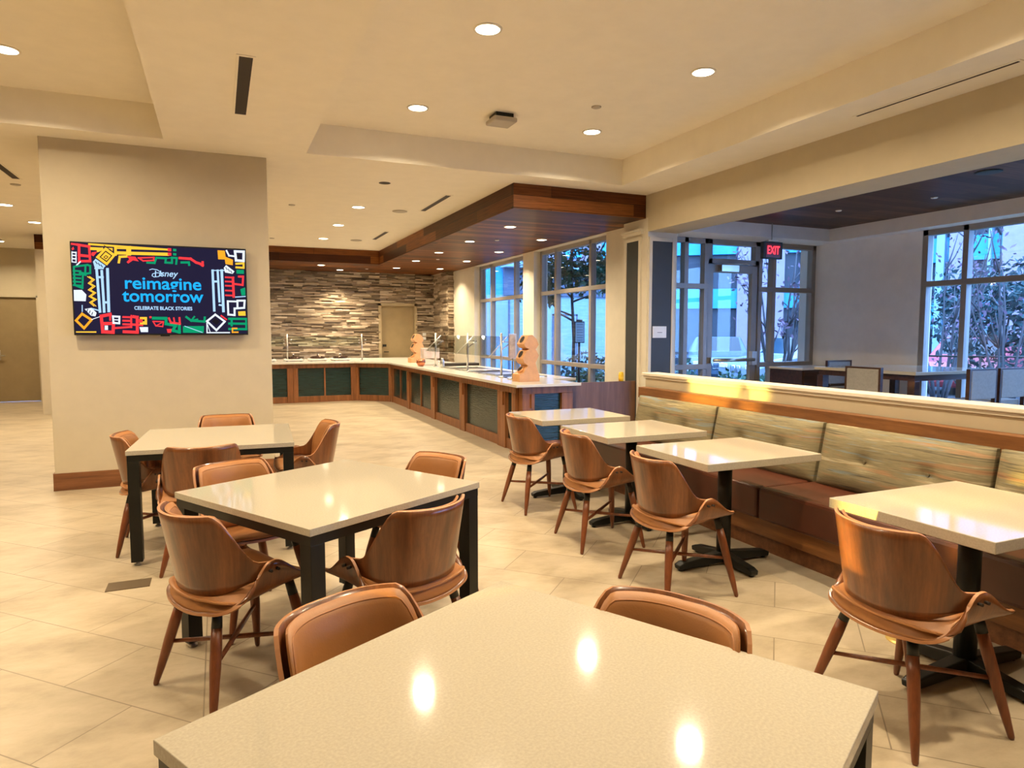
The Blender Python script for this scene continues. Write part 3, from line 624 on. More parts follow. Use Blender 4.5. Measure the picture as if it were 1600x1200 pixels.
# ================================================================== CHAIR
def make_chair():
    t = empty('dining_chair')
    # back shell
    def plan(th, z, inset=0.0, exp=.85):
        k = (z - .45) / .36
        cx = math.cos(th); sx = math.sin(th)
        rx = .265 - inset; ry = .25 - inset
        f = .86 + .14 * max(0, min(1.1, k))
        x = .03 - rx * (abs(cx) ** exp) * (1 if cx > 0 else -1) * f
        y = ry * (abs(sx) ** .9) * (1 if sx > 0 else -1) * (.90 + .10 * max(0, min(1, k)))
        return Vector((x - .035 * max(0, k) * max(0, cx), y, z))
    def ztop(a):
        a = abs(math.degrees(a))
        if a < 45: return .795 + .005 * (a / 45)
        if a < 82: return .80 - .215 * sstep((a - 45) / 37)
        return .585 - .02 * (a - 82) / 24
    def zbot(a):
        a = abs(math.degrees(a)); return .474 + .045 * sstep((a - 35) / 55)
    NU, NV = 44, 10; P = []
    for i in range(NU + 1):
        th = math.radians(-99 + 198 * i / NU); row = []
        for j in range(NV + 1):
            q = j / NV; z = zbot(th) + (ztop(th) - zbot(th)) * q; row.append(plan(th, z))
        P.append(row)
    mb = MB(); grid_solid(mb, P, -.011, 0, 1); mb.build('back_shell', ['shell', 'shelledge'], t)
    # back pad
    P = []; NU = 32
    for i in range(NU + 1):
        u = -1 + 2 * i / NU; th = math.radians(64 * u); row = []
        for j in range(NV + 1):
            q = j / NV; z0 = .45; z1 = ztop(th) - .006 - .03 * abs(u) ** 10; z = z0 + (z1 - z0) * q
            puff = .002 + .017 * (1 - (2 * q - 1) ** 8) * (1 - u ** 10)
            row.append(plan(th, z, .0125 + puff))
        P.append(row)
    mb = MB(); grid_solid(mb, P, .006, 0, 0); bp = mb.build('back_pad', 'tan', t)
    pts = []
    for i in range(NU + 1):
        u = -1 + 2 * i / NU; th = math.radians(60.5 * u); z1 = ztop(th) - .024 - .012 * abs(u) ** 8; pts.append(plan(th, z1, .0275))
    MB().tube([plan(math.radians(-60.5), .48, .0275)] + pts + [plan(math.radians(60.5), .48, .0275)], .003, 6).build('piping', 'tanpipe', bp)
    # seat shell
    def seat(u, tt, lift=0.0, us=1.0):
        uu = abs(u); s = 1 if u >= 0 else -1
        x = -.232 + .455 * tt
        x += .13 * uu ** 2.5 * (1 - tt) ** 1.5 - .03 * uu ** 2 * tt ** 3
        rise = .04 + .12 * sstep(tt / .42) - .13 * sstep((tt - .46) / .56)
        zc = .388 + .006 * max(0, 1 - tt / .25) ** 2 + .068 * tt ** 1.3
        if uu < .52: y = .175 * (uu / .52); z = zc + .014 * (uu / .52) ** 2
        else:
            q = (uu - .52) / .48; y = .175 + .088 * math.sin(q * PI / 2) ** .9; z = zc + .014 + rise * (1 - math.cos(q * PI / 2))
        return Vector((x, s * y * us, z + lift))
    NU, NV = 36, 22
    P = [[seat(-1 + 2 * i / NU, j / NV) for j in range(NV + 1)] for i in range(NU + 1)]
    mb = MB(); grid_solid(mb, P, -.012, 0, 1)
    for s in (-1, 1):
        for tt in (.44, .54):
            p = seat(s * .93, tt); mb.tube([p, p + Vector((0, s * .016, 0))], .006, 8, 2)
    ss = mb.build('seat_shell', ['shell', 'shelledge', 'dark'], t)
    # seat pad
    P = []
    for i in range(NU + 1):
        u = -.80 + 1.6 * i / NU; row = []
        for j in range(NV + 1):
            tt = .02 + .96 * j / NV; e = (1 - abs(u / .8) ** 6) * (1 - (2 * tt - 1) ** 8)
            p = seat(u, tt, .006 + .034 * e + .055 * max(0, 1 - tt / .16) ** 1.5 * (1 - abs(u / .8) ** 2 * .5), .96); row.append(p)
        P.append(row)
    mb = MB(); grid_solid(mb, P, -.006, 0, 0)
    P = []
    for i in range(NU + 1):
        u = -.92 + 1.84 * i / NU; a_ = seat(u, .012) + Vector((.004, 0, .002)); th = math.radians(84 * u / .92); b_ = plan(th, .495, .013)
        P.append([a_.lerp(b_, q / 5) + Vector((-.006, 0, 0)) * math.sin(PI * q / 5) for q in range(6)])
    grid_solid(mb, P, .006, 0, 0); mb.build('seat_pad', 'tan', t)
    # legs
    feet = {}
    for sx in (-1, 1):
        for sy in (-1, 1):
            a = Vector((.15 * sx + (.015 if sx > 0 else -.0), .145 * sy, .445 if sx > 0 else .402)); b = Vector((.235 * sx, .25 * sy, 0)); feet[(sx, sy)] = (a, b)
            pt = [a.lerp(b, q) for q in (0.14, .3, .5, .8, .98, 1)]
            lg_ = MB().tube(pt, [.0205, .0225, .0215, .0165, .0115, .008], 12).build('leg', 'legwood', t)
            MB().tube([a, a.lerp(b, .15)], [.019, .0208], 12).build('leg_cap', 'black', lg_)
    st = MB()
    for s in (-1, 1):
        a, b = feet[(-1, s)]; c_, d_ = feet[(1, -s)]
        p = a.lerp(b, .5 + .02 * s); q = c_.lerp(d_, .5 + .02 * s); m_ = (p + q) / 2
        st.tube([p, m_, q], [.0085, .0115, .0085], 8)
    st.build('stretcher', 'legwood', t)
    return t
chair0 = make_chair(); chair_used = [False]
def chair(x, y, deg, label, group):
    c_ = chair0 if not chair_used[0] else copy_tree(chair0); chair_used[0] = True
    c_.location = (x, y, 0); c_.rotation_euler = (0, 0, math.radians(deg)); tag(c_, label, 'chair', group); return c_
GB = 'walnut and tan leather chairs along the bench tables'; GS = 'walnut and tan leather chairs around the square tables'
chair(2.50, 5.19, 0, 'walnut shell chair at the farthest bench table, next to the counter end', GB)
chair(2.47, 4.13, -6, 'walnut shell chair at the second bench table, behind the largest complete bench-side chair', GB)
chair(2.43, 3.17, -2, 'walnut shell chair seen whole at the third bench table, legs over the cross base', GB)
chair(2.43, 1.72, -5, 'large walnut shell chair at the nearest bench table, lower right, left edge lit orange', GB)
chair(.03, 3.03, 27, 'large walnut chair seen from behind at the left corner of the middle square table', GS)
chair(.12, 3.74, -62, 'tan padded chair facing the camera, at the far left side of the middle square table', GS)
chair(.70, 2.82, 117, 'walnut chair seen from behind, tucked under the near right side of the middle square table', GS)
chair(.98, 3.58, 207, 'chair whose padded back just shows behind the far right side of the middle square table', GS)
chair(-.43, 5.32, 0, 'walnut chair at the left side of the farthest square table, beside the pillar baseboard', GS)
chair(-.12, 4.78, 90, 'walnut chair seen from behind at the near side of the farthest square table', GS)
chair(.04, 6.02, -90, 'chair of which only the top rim shows behind the farthest square table', GS)
chair(.58, 5.40, 180, 'walnut chair with curved arms facing left, at the right side of the farthest square table', GS)
chair(.36, 1.56, -62, 'tan padded chair back rising behind the left edge of the front table', GS)
chair(.89, 1.30, 207, 'tan padded chair back rising behind the right edge of the front table', GS)

# ================================================================== SQUARE TABLES
def make_square_table(w=1.02, d=1.02):
    t = empty('square_table'); hw, hd = w / 2, d / 2
    MB().box((-hw, -hd, .72), (hw, hd, .75)).build('tabletop', 'quartz', t, bevel=.002)
    f = MB(); e = .006
    for s in (-1, 1):
        f.box((-hw + e, s * (hd - e - .02) - .02, .68), (hw - e, s * (hd - e - .02) + .02, .72))
        f.box((s * (hw - e - .02) - .02, -hd + e + .04, .68), (s * (hw - e - .02) + .02, hd - e - .04, .72))
    f.build('apron_frame', 'black', t)
    for sx in (-1, 1):
        for sy in (-1, 1):
            cx, cy = sx * (hw - e - .034), sy * (hd - e - .034)
            l_ = MB().box((cx - .034, cy - .034, .025), (cx + .034, cy + .034, .68)).build('leg', 'black', t, bevel=.002)
            MB().lathe([(.022, 0), (.022, .008), (.012, .012), (.012, .026)], (cx, cy, 0), 14).build('foot_glide', 'steel', l_)
    return t
tb = make_square_table(); tb.location = (.4825, 3.314, 0); tb.rotation_euler = (0, 0, math.radians(30))
tag(tb, 'middle square white quartz table on black steel legs, turned on the diagonal', 'table', 'square quartz dining tables')
t2 = copy_tree(tb); t2.location = (.33 + .0, .945, 0)
t2['label'] = 'large square white quartz table filling the bottom of the photo'
t3 = copy_tree(tb)
t3['label'] = 'farthest square white quartz table, standing in front of the television pillar'
t2.location = (.555, 1.155, 0); t2.rotation_euler = (0, 0, math.radians(28.3 + 0))
t2.location = (.3337 + .2225, .4835 + .666, 0)
t3.location = (-.03, 5.32, 0); t3.rotation_euler = (0, 0, math.radians(-3))

# ================================================================== BENCH TABLES
def make_pedestal():
    t = empty('pedestal_table')
    MB().box((-.44, -.36, .705), (.44, .36, .75)).build('tabletop', 'quartz', t, bevel=.003)
    MB().tube([(0, 0, .06), (0, 0, .69)], .045, 18).build('column', 'black', t)
    MB().box((-.16, -.16, .69), (.16, .16, .705)).build('mounting_plate', 'black', t)
    b = MB()
    for k in range(4):
        a = k * PI / 2; m_ = Matrix.Rotation(a, 4, 'Z')
        L = .36 if k % 2 == 0 else .28
        pr = [(.0, .02), (L - .03, .012), (L, .012), (L + .005, .04), (L - .03, .055), (.0, .09)]
        lo = [m_ @ Vector((x, -.03, z)) for x, z in pr]; hi = [m_ @ Vector((x, .03, z)) for x, z in pr]
        b.face(lo[::-1]); b.face(hi)
        for i in range(len(pr)): j = (i + 1) % len(pr); b.face([lo[i], lo[j], hi[j], hi[i]])
    b.build('cross_base', 'black', t, bevel=.006)
    for k in range(4):
        a = k * PI / 2; L = .335 if k % 2 == 0 else .255
        MB().lathe([(.016, 0), (.016, .016)], (L * math.cos(a), L * math.sin(a), 0), 12).build('foot_glide', 'black', t)
    return t
pt = make_pedestal(); pl = [(2.965, 1.835, 'nearest bench table, right edge of the photo, with blue window reflection on its white top'),
      (2.965, 3.385, 'third white bench table from the far end, with its cross base fully visible'),
      (2.95, 4.44, 'second white bench table from the far end'), (2.93, 5.455, 'farthest white bench table, next to the end of the serving counter')]
for k, (x, y, lb) in enumerate(pl):
    q = pt if k == 0 else copy_tree(pt); q.location = (x, y, 0); tag(q, lb, 'table', 'white pedestal tables along the bench')

# ================================================================== BENCH
bn = empty('banquette_bench', (3.4, 5.75, 0)); tag(bn, 'long built-in bench with brown leather seat and striped fabric backs', 'bench')
def bnb(): return MB()
OX, OY = 3.4, 5.75
def B(a, c): return ((a[0] - OX, a[1] - OY, a[2]), (c[0] - OX, c[1] - OY, c[2]))
MB().box(*B((3.40, -1.5, 0), (3.98, 5.74, .12))).build('plinth', 'trimwood', bn)
MB().box(*B((3.345, -1.5, .12), (3.98, 5.74, .235))).build('seat_rail', 'benchwood', bn, bevel=.003)
MB().box(*B((3.90, -1.5, .84), (3.998, 5.76, .945))).box(*B((3.93, -1.5, .235), (3.998, 5.76, .84))).build('back_board', 'benchwood', bn, bevel=.003)
seams = [5.74, 4.52, 3.46, 2.3, 1.2, .1, -1.5]
for k in range(len(seams) - 1):
    y1, y0 = seams[k] - .004, seams[k + 1] + .004
    MB().box(*B((3.31, y0, .237), (3.97, y1, .455))).build('seat_cushion', 'maroon', bn, bevel=.022)
seams = [5.70, 4.53, 3.42, 2.27, 1.15, .05, -1.4]
def pillow(y0, y1):
    P = []; NU, NV = 40, 14
    for i in range(NU + 1):
        row = []; u = -1 + 2 * i / NU; y = y0 + (y1 - y0) * (i / NU)
        for j in range(NV + 1):
            v = j / NV; z = .452 + .415 * v
            x = 3.74 + .085 * v
            e = (1 - abs(u) ** 10) * (1 - abs(2 * v - 1) ** 5); x += .045 * (1 - e)
            for by in (y0 + (y1 - y0) * .3, y0 + (y1 - y0) * .68):
                x += .028 * math.exp(-(((y - by) / .06) ** 2 + ((z - .66) / .04) ** 2))
            row.append(Vector((x - OX, y - OY, z)))
        P.append(row)
    mb = MB(); n0 = MB(); grid_solid(n0, P, .0, 0, 0)
    b = MB(); nu, nv = len(P), len(P[0]); base = len(b.v)
    for r in P: b.v += [tuple(p) for p in r]
    for i in range(nu - 1):
        for j in range(nv - 1): b.f.append((i * nv + j, (i + 1) * nv + j, (i + 1) * nv + j + 1, i * nv + j + 1)); b.m.append(0); b.sm.append(True)
    xb = 3.925 - OX
    def bk(p): return Vector((xb, p.y, p.z))
    rim = [(i, 0) for i in range(nu)] + [(nu - 1, j) for j in range(1, nv)] + [(i, nv - 1) for i in range(nu - 2, -1, -1)] + [(0, j) for j in range(nv - 2, 0, -1)]
    for k in range(len(rim)):
        a = P[rim[k][0]][rim[k][1]]; c_ = P[rim[(k + 1) % len(rim)][0]][rim[(k + 1) % len(rim)][1]]; b.face([a, c_, bk(c_), bk(a)])
    b.face([bk(P[0][0]), bk(P[-1][0]), bk(P[-1][-1]), bk(P[0][-1])])
    o_ = b.build('back_cushion', 'fabric', bn)
    for by in (y0 + (y1 - y0) * .3, y0 + (y1 - y0) * .68):
        MB().tube([(3.81 - OX, by - OY, .66), (3.798 - OX, by - OY, .66)], .011, 10).build('button', 'fabric', o_)
for k in range(len(seams) - 1): pillow(seams[k + 1] + .012, seams[k] - .012)
tag(MB().box((-.65, 4.42, 0), (-.42, 4.565, .004)).build('floor_box', plain('bronze_plate', (.12, .08, .04), .5, .3)), 'flat brown metal floor outlet plate beside the farthest square table', 'floor outlet')
fo = MB(); fo.lathe([(.085, 0), (.085, .004), (.06, .006)], (0, 0, 0), 24)
tag(fo.build('floor_outlet', 'brass', loc=(3.03, 2.16, 0)), 'round brass floor outlet cover under the nearest bench table', 'floor outlet')

# ================================================================== SERVING COUNTER
ZTOP = .86
pts = [(-.5, 14.85), (2.70, 14.85), (3.30, 14.33), (3.30, 7.47), (4.19, 7.47), (4.30, 7.7), (4.55, 8.2), (4.55, 14.6), (4.3, 16.35), (-.5, 16.95)]
pts = [(-.5, 14.85), (2.70, 14.85), (3.30, 14.33), (3.30, 7.47), (4.20, 7.47), (4.20, 8.3), (4.58, 8.3), (4.58, 16.95), (-.5, 16.95)]
cto = MB().prism(pts, 'z', ZTOP - .035, ZTOP).build('countertop', 'counterq', bevel=.004)
tag(cto, 'long white quartz countertop running along the window side and the back', 'countertop')
def cabinet(p0, p1, panes, label, post0=.09, post1=.09, depth=.65, kick=False):
    """front from p0 to p1 (left to right seen from the room); extends behind by depth"""
    a = Vector((p0[0], p0[1], 0)); b = Vector((p1[0], p1[1], 0)); d = b - a; L = d.length; d.normalize(); n_ = Vector((-d.y, d.x, 0))  # n_ points inward (behind)
    t = empty('counter_cabinet', a, math.atan2(d.y, d.x)); tag(t, label, 'cabinet', 'wood framed counter cabinets with dark glass panels')
    MB().box((.004, .05, .02), (L - .004, depth, ZTOP - .036)).build('carcass', 'cabwood', t)
    MB().box((.002, -.012, .735), (L - .002, .05, ZTOP - .036)).build('top_rail', 'cabwood', t, bevel=.003)
    MB().box((.002, 0, 0.0), (L - .002, .05, .13)).build('bottom_rail', 'cabwood', t, bevel=.003)
    for x0, x1 in ((.002, post0), (L - post1, L - .002)): MB().box((x0, -.02, 0), (x1, .05, .735)).build('post', 'cabwood', t, bevel=.003)
    w = (L - post0 - post1 - (panes - 1) * .03) / panes
    for k in range(panes):
        x0 = post0 + k * (w + .03); MB().box((x0 + .002, .03, .13), (x0 + w - .002, .046, .735)).build('glass_panel', 'teal', t)
        if k: MB().box((x0 - .03, .005, .13), (x0, .05, .735)).build('mullion', 'cabwood', t)
    for x0 in (post0 - .055,): MB().box((x0, -.045, .56), (x0 + .03, -.02, .735)).build('corbel', 'cabwood', t)
    return t
XF = 3.39
cabinet((XF, 14.33), (XF, 12.90), 2, 'counter cabinet with two narrow dark panes next to the angled corner', depth=.62)
cabinet((XF, 12.90), (XF, 11.25), 2, 'counter cabinet with two green-tinted panes, between the corner one and the wide-pane ones', depth=.62)
cabinet((XF, 11.25), (XF, 9.72), 1, 'farther of the two window-side cabinets with one wide glass pane', .14, depth=.62)
cabinet((XF, 9.72), (XF, 8.17), 1, 'nearer of the two window-side cabinets with one wide glass pane', .14, depth=.62)
cabinet((XF, 8.17), (XF, 7.665), 1, 'narrow counter cabinet beside the near counter corner', .17, .12, depth=.62)
e_ = cabinet((XF + .02, 7.56), (4.12, 7.56), 1, 'end cabinet of the counter with dark blue panel facing the bench tables', .17, .16, depth=.09)
cabinet((2.75, 14.93), (XF, 14.35), 1, 'angled corner cabinet with one slate dark pane', .06, .06, depth=.3)
cabinet((1.42, 14.93), (2.75, 14.93), 2, 'back counter cabinet with two dark teal panes left of the angled corner', .1, .12, depth=1.2)
cabinet((.09, 14.93), (1.42, 14.93), 2, 'back counter cabinet with two dark teal panes, cut by the pillar', .1, .12, depth=1.2)

# sneeze guards
def guard(x, ys, label):
    t = empty('sneeze_guard', (x, ys[0], ZTOP)); tag(t, label, 'sneeze guard')
    for y in ys:
        p = MB().tube([(0, y - ys[0], 0), (0, y - ys[0], .63)], .016, 10).build('post', 'steel', t)
        MB().lathe([(.045, 0), (.045, .01), (.02, .02)], (0, y - ys[0], 0), 16).build('base_plate', 'steel', p)
        MB().tube([(-.02, y - ys[0], .36), (.02, y - ys[0], .40), (.16, y - ys[0], .50)], .008, 6).tube([(0, y - ys[0], .5), (.12, y - ys[0], .5)], .007, 6).build('bracket', 'chrome', p)
    n = len(ys)
    for k in range(n - 1):
        a, c_ = ys[k] - ys[0], ys[k + 1] - ys[0]
        q = MB(); y0, y1 = min(a, c_) + .03, max(a, c_) - .03
        q.prism([(-.19, .30), (-.183, .295), (.107, .575), (.10, .58)], 'y', y0, y1)
        q.build('glass_pane', 'guardglass', t)
    for y in ys:
        MB().tube([(-.19, y - ys[0], .29), (.105, y - ys[0], .585)], .007, 6).build('glass_clip', 'steel', t)
guard(3.68, (8.86, 10.29, 12.04), 'slanted glass sneeze guard on steel posts along the window-side counter')
def guard_back(ys, xs):
    t = empty('sneeze_guard', (xs[0], ys, ZTOP)); tag(t, 'upright glass sneeze guard on the back counter before the stone wall', 'sneeze guard')
    for x in xs:
        p = MB().tube([(x - xs[0], 0, 0), (x - xs[0], 0, .60)], .015, 10).build('post', 'steel', t)
        MB().lathe([(.04, 0), (.04, .01), (.02, .02)], (x - xs[0], 0, 0), 16).build('base_plate', 'steel', p)
        b = MB()
        for s in (-1, 1):
            for z in (.40, .47): b.lathe([(.018, -.012), (.022, 0), (.018, .012)], (x - xs[0] + s * .07, -.03, z), 10)
        b.build('glass_clip', 'chrome', p)
    for k in range(len(xs) - 1):
        a, c_ = xs[k] - xs[0] + .06, xs[k + 1] - xs[0] - .06
        MB().box((a, -.03, .33), (c_, -.022, .55)).build('glass_pane', 'guardglass', t)
    return t
guard_back(15.5, (.0, 1.37, 2.99))
# warmers on the back counter
def chafer(x, y, label):
    t = empty('induction_warmer', (x, y, ZTOP)); tag(t, label, 'food warmer', 'food warmers on the back counter')
    MB().box((-.2, -.2, .012), (.2, .2, .05)).build('base', 'white', t, bevel=.006)
    f = MB()
    for sx in (-1, 1):
        for sy in (-1, 1): f.lathe([(.025, 0), (.025, .013)], (sx * .15, sy * .15, 0), 10)
    f.build('feet', 'black', t)
    MB().lathe([(.15, .05), (.17, .07), (.165, .085), (.12, .105), (.03, .115)], (0, 0, 0), 24).build('lid', plain('dark_lid', (.06, .03, .02), .2, .6), t)
    MB().lathe([(.01, .11), (.012, .125), (.026, .14), (.028, .155), (.01, .168)], (0, 0, 0), 14).build('lid_knob', 'chrome', t)
chafer(1.50, 15.62, 'left of the three dark lidded warmers on the back counter')
chafer(2.02, 15.62, 'middle of the three dark lidded warmers on the back counter')
chafer(2.52, 15.62, 'right of the three dark lidded warmers on the back counter')
chafer(.93, 15.62, 'food warmer half hidden by the right edge of the pillar')
# cup dispensers of stacked hexagons
def dispenser(x, y, rz, label, s=1.0):
    t = empty('cup_dispenser', (x, y, ZTOP), rz); tag(t, label, 'dispenser', 'stacked hexagon wooden dispensers on the counter')
    px = [(422, 1110), (422, 1045), (462, 1030), (505, 972), (470, 950), (452, 912), (488, 845), (520, 830), (480, 815), (464, 786), (508, 712), (548, 708), (590, 742), (612, 792), (582, 832), (614, 885), (580, 950), (600, 1010), (621, 1065), (621, 1110)]
    po = [((a - 521) * .00150 * s, (1110 - b) * .00150 * s) for a, b in px]
    MB().prism(po, 'y', -.10, .10).build('body', 'maple', t, bevel=.003)
    for (cx, cz, nx, nz, r) in ((464, 1004, -.68, .73, .043), (471, 876, -.88, .48, .05), (486, 749, -.86, .51, .05)):
        d = Vector((nx, 0, nz)).normalized(); c0 = Vector(((cx - 521) * .0015 * s, 0, (1110 - cz) * .0015 * s))
        MB().tube([c0 - d * .03, c0 + d * .006], [r + .006, r + .008], 22).build('cup_ring', 'maple', t)
        MB().tube([c0 - d * .02, c0 + d * .0075], [r - .004, r], 22).build('cup_hole', 'dark', t)
dispenser(3.68, 8.02, math.radians(4), 'large pale wood hexagon dispenser on the near end of the counter')
dispenser(3.82, 13.9, math.radians(4), 'smaller looking pale wood hexagon dispenser at the far corner of the counter')
# food wells
def well(y0, y1, label):
    t = empty('drop_in_food_well', (4.02, (y0 + y1) / 2, ZTOP)); tag(t, label, 'food well', 'drop-in food wells in the window-side counter'); L = (y1 - y0) / 2
    r = MB(); w = .33
    for s in (-1, 1): r.box((-w, s * (L - .02) - .02, .0), (w, s * (L - .02) + .02, .008)); r.box((s * (w - .02) - .02, -L, 0), (s * (w - .02) + .02, L, .008))
    r.build('rim', 'steel', t)
    MB().box((-w + .04, -L + .04, .0), (w - .04, L - .04, .004)).build('well_pan', plain('dark_pan', (.05, .035, .03), .3, .5), t)
    MB().box((-w + .03, .0, .008), (w - .08, L - .05, .02)).build('pan_cover', 'steel', t, bevel=.004)
well(8.75, 9.65, 'dark food well nearest the large wooden dispenser'); well(9.8, 10.75, 'middle dark food well with a steel cover'); well(10.9, 11.85, 'farthest dark food well with a steel cover')
# menu stand
t = empty('menu_stand', (3.66, 8.42, ZTOP)); tag(t, 'tall steel menu stand with a framed card beside the large wooden dispenser', 'sign stand')
MB().lathe([(.075, 0), (.075, .008), (.012, .014), (.010, .3)], seg=20).build('stand', 'steel', t)
MB().box((-.055, -.008, .28), (.055, .008, .62)).build('sign_frame', 'steel', t, bevel=.003)
MB().box((-.045, -.0115, .29), (.045, -.009, .61)).build('sign_card', plain('menu_card', (.45, .38, .33), .5, var=.3, sc=14), t)
# white box, copper bowl, jars near the far post
t = empty('ice_scoop_box', (3.78, 12.75, ZTOP + .13)); tag(t, 'clear plastic napkin box raised on a small rack at the far end of the guard', 'container')
MB().box((-.16, -.12, 0), (.16, .12, .2)).build('box', plain('pale_box', (.6, .5, .47), .3, var=.25), t, bevel=.01)
f = MB()
for sx in (-1, 1):
    for sy in (-1, 1): f.tube([(sx * .13, sy * .1, 0), (sx * .15, sy * .11, -.13)], .006, 6)
f.build('rack', 'chrome', t)
t.name = 'napkin_box'
tag(MB().lathe([(.02, 0), (.06, .01), (.085, .07), (.08, .12), (.07, .13), (.05, .13)], seg=24).build('copper_bowl', plain('copper', (.55, .2, .1), .25, .9), loc=(3.47, 12.3, ZTOP)), 'small copper bowl on the counter below the clear box', 'bowl')
tag(MB().lathe([(.03, 0), (.04, .01), (.04, .12), (.02, .15), (.025, .17)], seg=18).build('glass_jar', 'steel', loc=(3.70, 11.70, ZTOP)), 'small silver jar standing beside the far guard post', 'jar')
tag(MB().box((-.35, -.12, 0), (.35, .12, .05)).build('dark_tray', 'dark', loc=(4.25, 12.3, ZTOP), bevel=.01), 'long low dark tray lying behind the far guard glass', 'tray')
# wall bits
tag(MB().box((4.86, 17.03, 1.3), (4.95, 17.05, 1.48)).build('light_switch', 'white', bevel=.003), 'small pale switch plate on the stone wall right of the taupe door', 'switch')
cs = tag(MB().box((5.262, 7.452, 1.425), (5.478, 7.464, 1.578)).build('wall_card', 'white', bevel=.002), 'small white notice card on the charcoal column panel', 'sign')
text_mesh('card_text', '------', 'black', cs, (5.37, 7.4505, 1.50), .05, .001, 0, .8)
t = empty('yellow_cup', (4.95, 7.72, .843)); 
tag(t, 'yellow plastic cup standing on the brown wood partition beside the column', 'cup')
MB().lathe([(.032, 0), (.036, .04), (.036, .042), (.033, .045), (.037, .075), (.03, .12), (.012, .125)], seg=18).build('cup_body', 'yellow', t)
# exit sign
t = empty('exit_sign', (7.02, 7.2, ZS)); tag(t, 'red lit exit sign hanging from the side room ceiling', 'exit sign')
MB().tube([(0, 0, 0), (0, 0, -.26)], .008, 8).build('stem', 'steel', t)
MB().box((-.17, -.03, -.48), (.17, .03, -.25)).build('housing', 'darkpanel', t, bevel=.004)
MB().box((-.09, -.035, -.245), (.09, .035, -.225)).build('canopy', 'white', t)
MB().box((-.13, -.036, -.46), (.13, -.031, -.275)).build('face', plain('dark_red_face', (.25, .005, .01), .3), t)
text_mesh('lettering', 'EXIT', 'exitred', t, (0, -.037, -.3675), .155, .003, 0, .70)

# ================================================================== SIDE ROOM FURNITURE
t = empty('communal_bar_table', (6.85, 4.9, 0)); tag(t, 'bar-height communal table with glossy white top and dark wood legs in the side room', 'table')
MB().box((0, 0, 1.035), (1.45, 1.35, 1.07)).build('tabletop', 'quartz', t, bevel=.003)
MB().box((.04, .04, .97), (1.41, .08, 1.035)).box((.04, 1.27, .97), (1.41, 1.31, 1.035)).box((.04, .08, .97), (.08, 1.27, 1.035)).box((1.37, .08, .97), (1.41, 1.27, 1.035)).build('apron_frame', 'darkwood', t)
for x in (.03, 1.34):
    for y in (.03, 1.24): MB().box((x, y, 0), (x + .085, y + .085, .97)).build('leg', 'darkwood', t, bevel=.003)
def make_stool():
    t = empty('bar_stool')
    MB().box((-.2, -.19, .70), (.2, .2, .77)).build('seat', 'greyfab', t, bevel=.015)
    MB().box((-.20, -.235, .80), (.20, -.19, 1.10)).build('backrest', 'greyfab', t, bevel=.01)
    b = MB().box((-.225, -.23, .66), (-.2, -.19, 1.11)).box((.2, -.23, .66), (.225, -.19, 1.11)).box((-.225, -.23, 1.1), (.225, -.19, 1.118)); b.build('back_frame', 'darkwood', t)
    for sx in (-1, 1):
        for sy in (-1, 1): MB().tube([(sx * .17, sy * .16, .70), (sx * .205, sy * .2, 0)], [.02, .014], 8).build('leg', 'darkwood', t)
    f = MB(); f.tube([(-.19, .18, .25), (.19, .18, .25)], .01, 6).tube([(-.19, -.18, .25), (.19, -.18, .25)], .01, 6); f.build('footrest', 'steel', t)
    return t
st = make_stool(); sl = [(7.33, 4.72, 0, 'left one of the two grey bar stools before the communal table'), (7.83, 4.72, 0, 'right one of the two grey bar stools before the communal table, at the photo edge'),
      (6.74, 5.28, -90, 'grey bar stool at the left end of the communal table, back turned to the camera'), (7.75, 6.45, 180, 'grey bar stool beyond the communal table, seen between its legs')]
for k, (x, y, r, lb) in enumerate(sl):
    q = st if k == 0 else copy_tree(st); q.location = (x, y, 0); q.rotation_euler = (0, 0, math.radians(r)); tag(q, lb, 'stool', 'grey bar stools around the communal table')
t = empty('side_cabinet', (7.45, 7.0, 0)); tag(t, 'low dark wood cabinet with pale top below the back window of the side room', 'cabinet')
MB().box((0, 0, .04), (.92, .6, .97)).build('carcass', 'darkwood', t)
MB().box((-.02, -.02, .97), (.94, .6, 1.0)).build('cabinet_top', 'counterq', t, bevel=.003)
for x0 in (.02, .475):
    d_ = MB().box((x0, -.018, .08), (x0 + .435, 0, .95)).build('door', 'darkwood', t, bevel=.003)
    hx = x0 + (.4 if x0 < .1 else .035); MB().tube([(hx, -.03, .75), (hx, -.03, .9)], .006, 6).build('handle', 'steel', d_)

# ================================================================== OUTDOORS
struct(MB().box((5.62, 17.9, -.3), (60, 70, -.12)).box((8.9, -30, -.3), (60, 17.9, -.12)).box((5.7, 8.2, -.3), (8.9, 17.9, -.12)).build('ground_outdoors', 'asphalt'), 'grey pavement outside the windows', 'ground')
tag(MB().box((5.9, 8.3, -.12), (12.5, 13.6, -.07)).box((9.2, 2, -.12), (12.5, 8.3, -.07)).build('lawn', 'grass'), 'strip of grass outside the windows', 'grass')['kind'] = 'stuff'
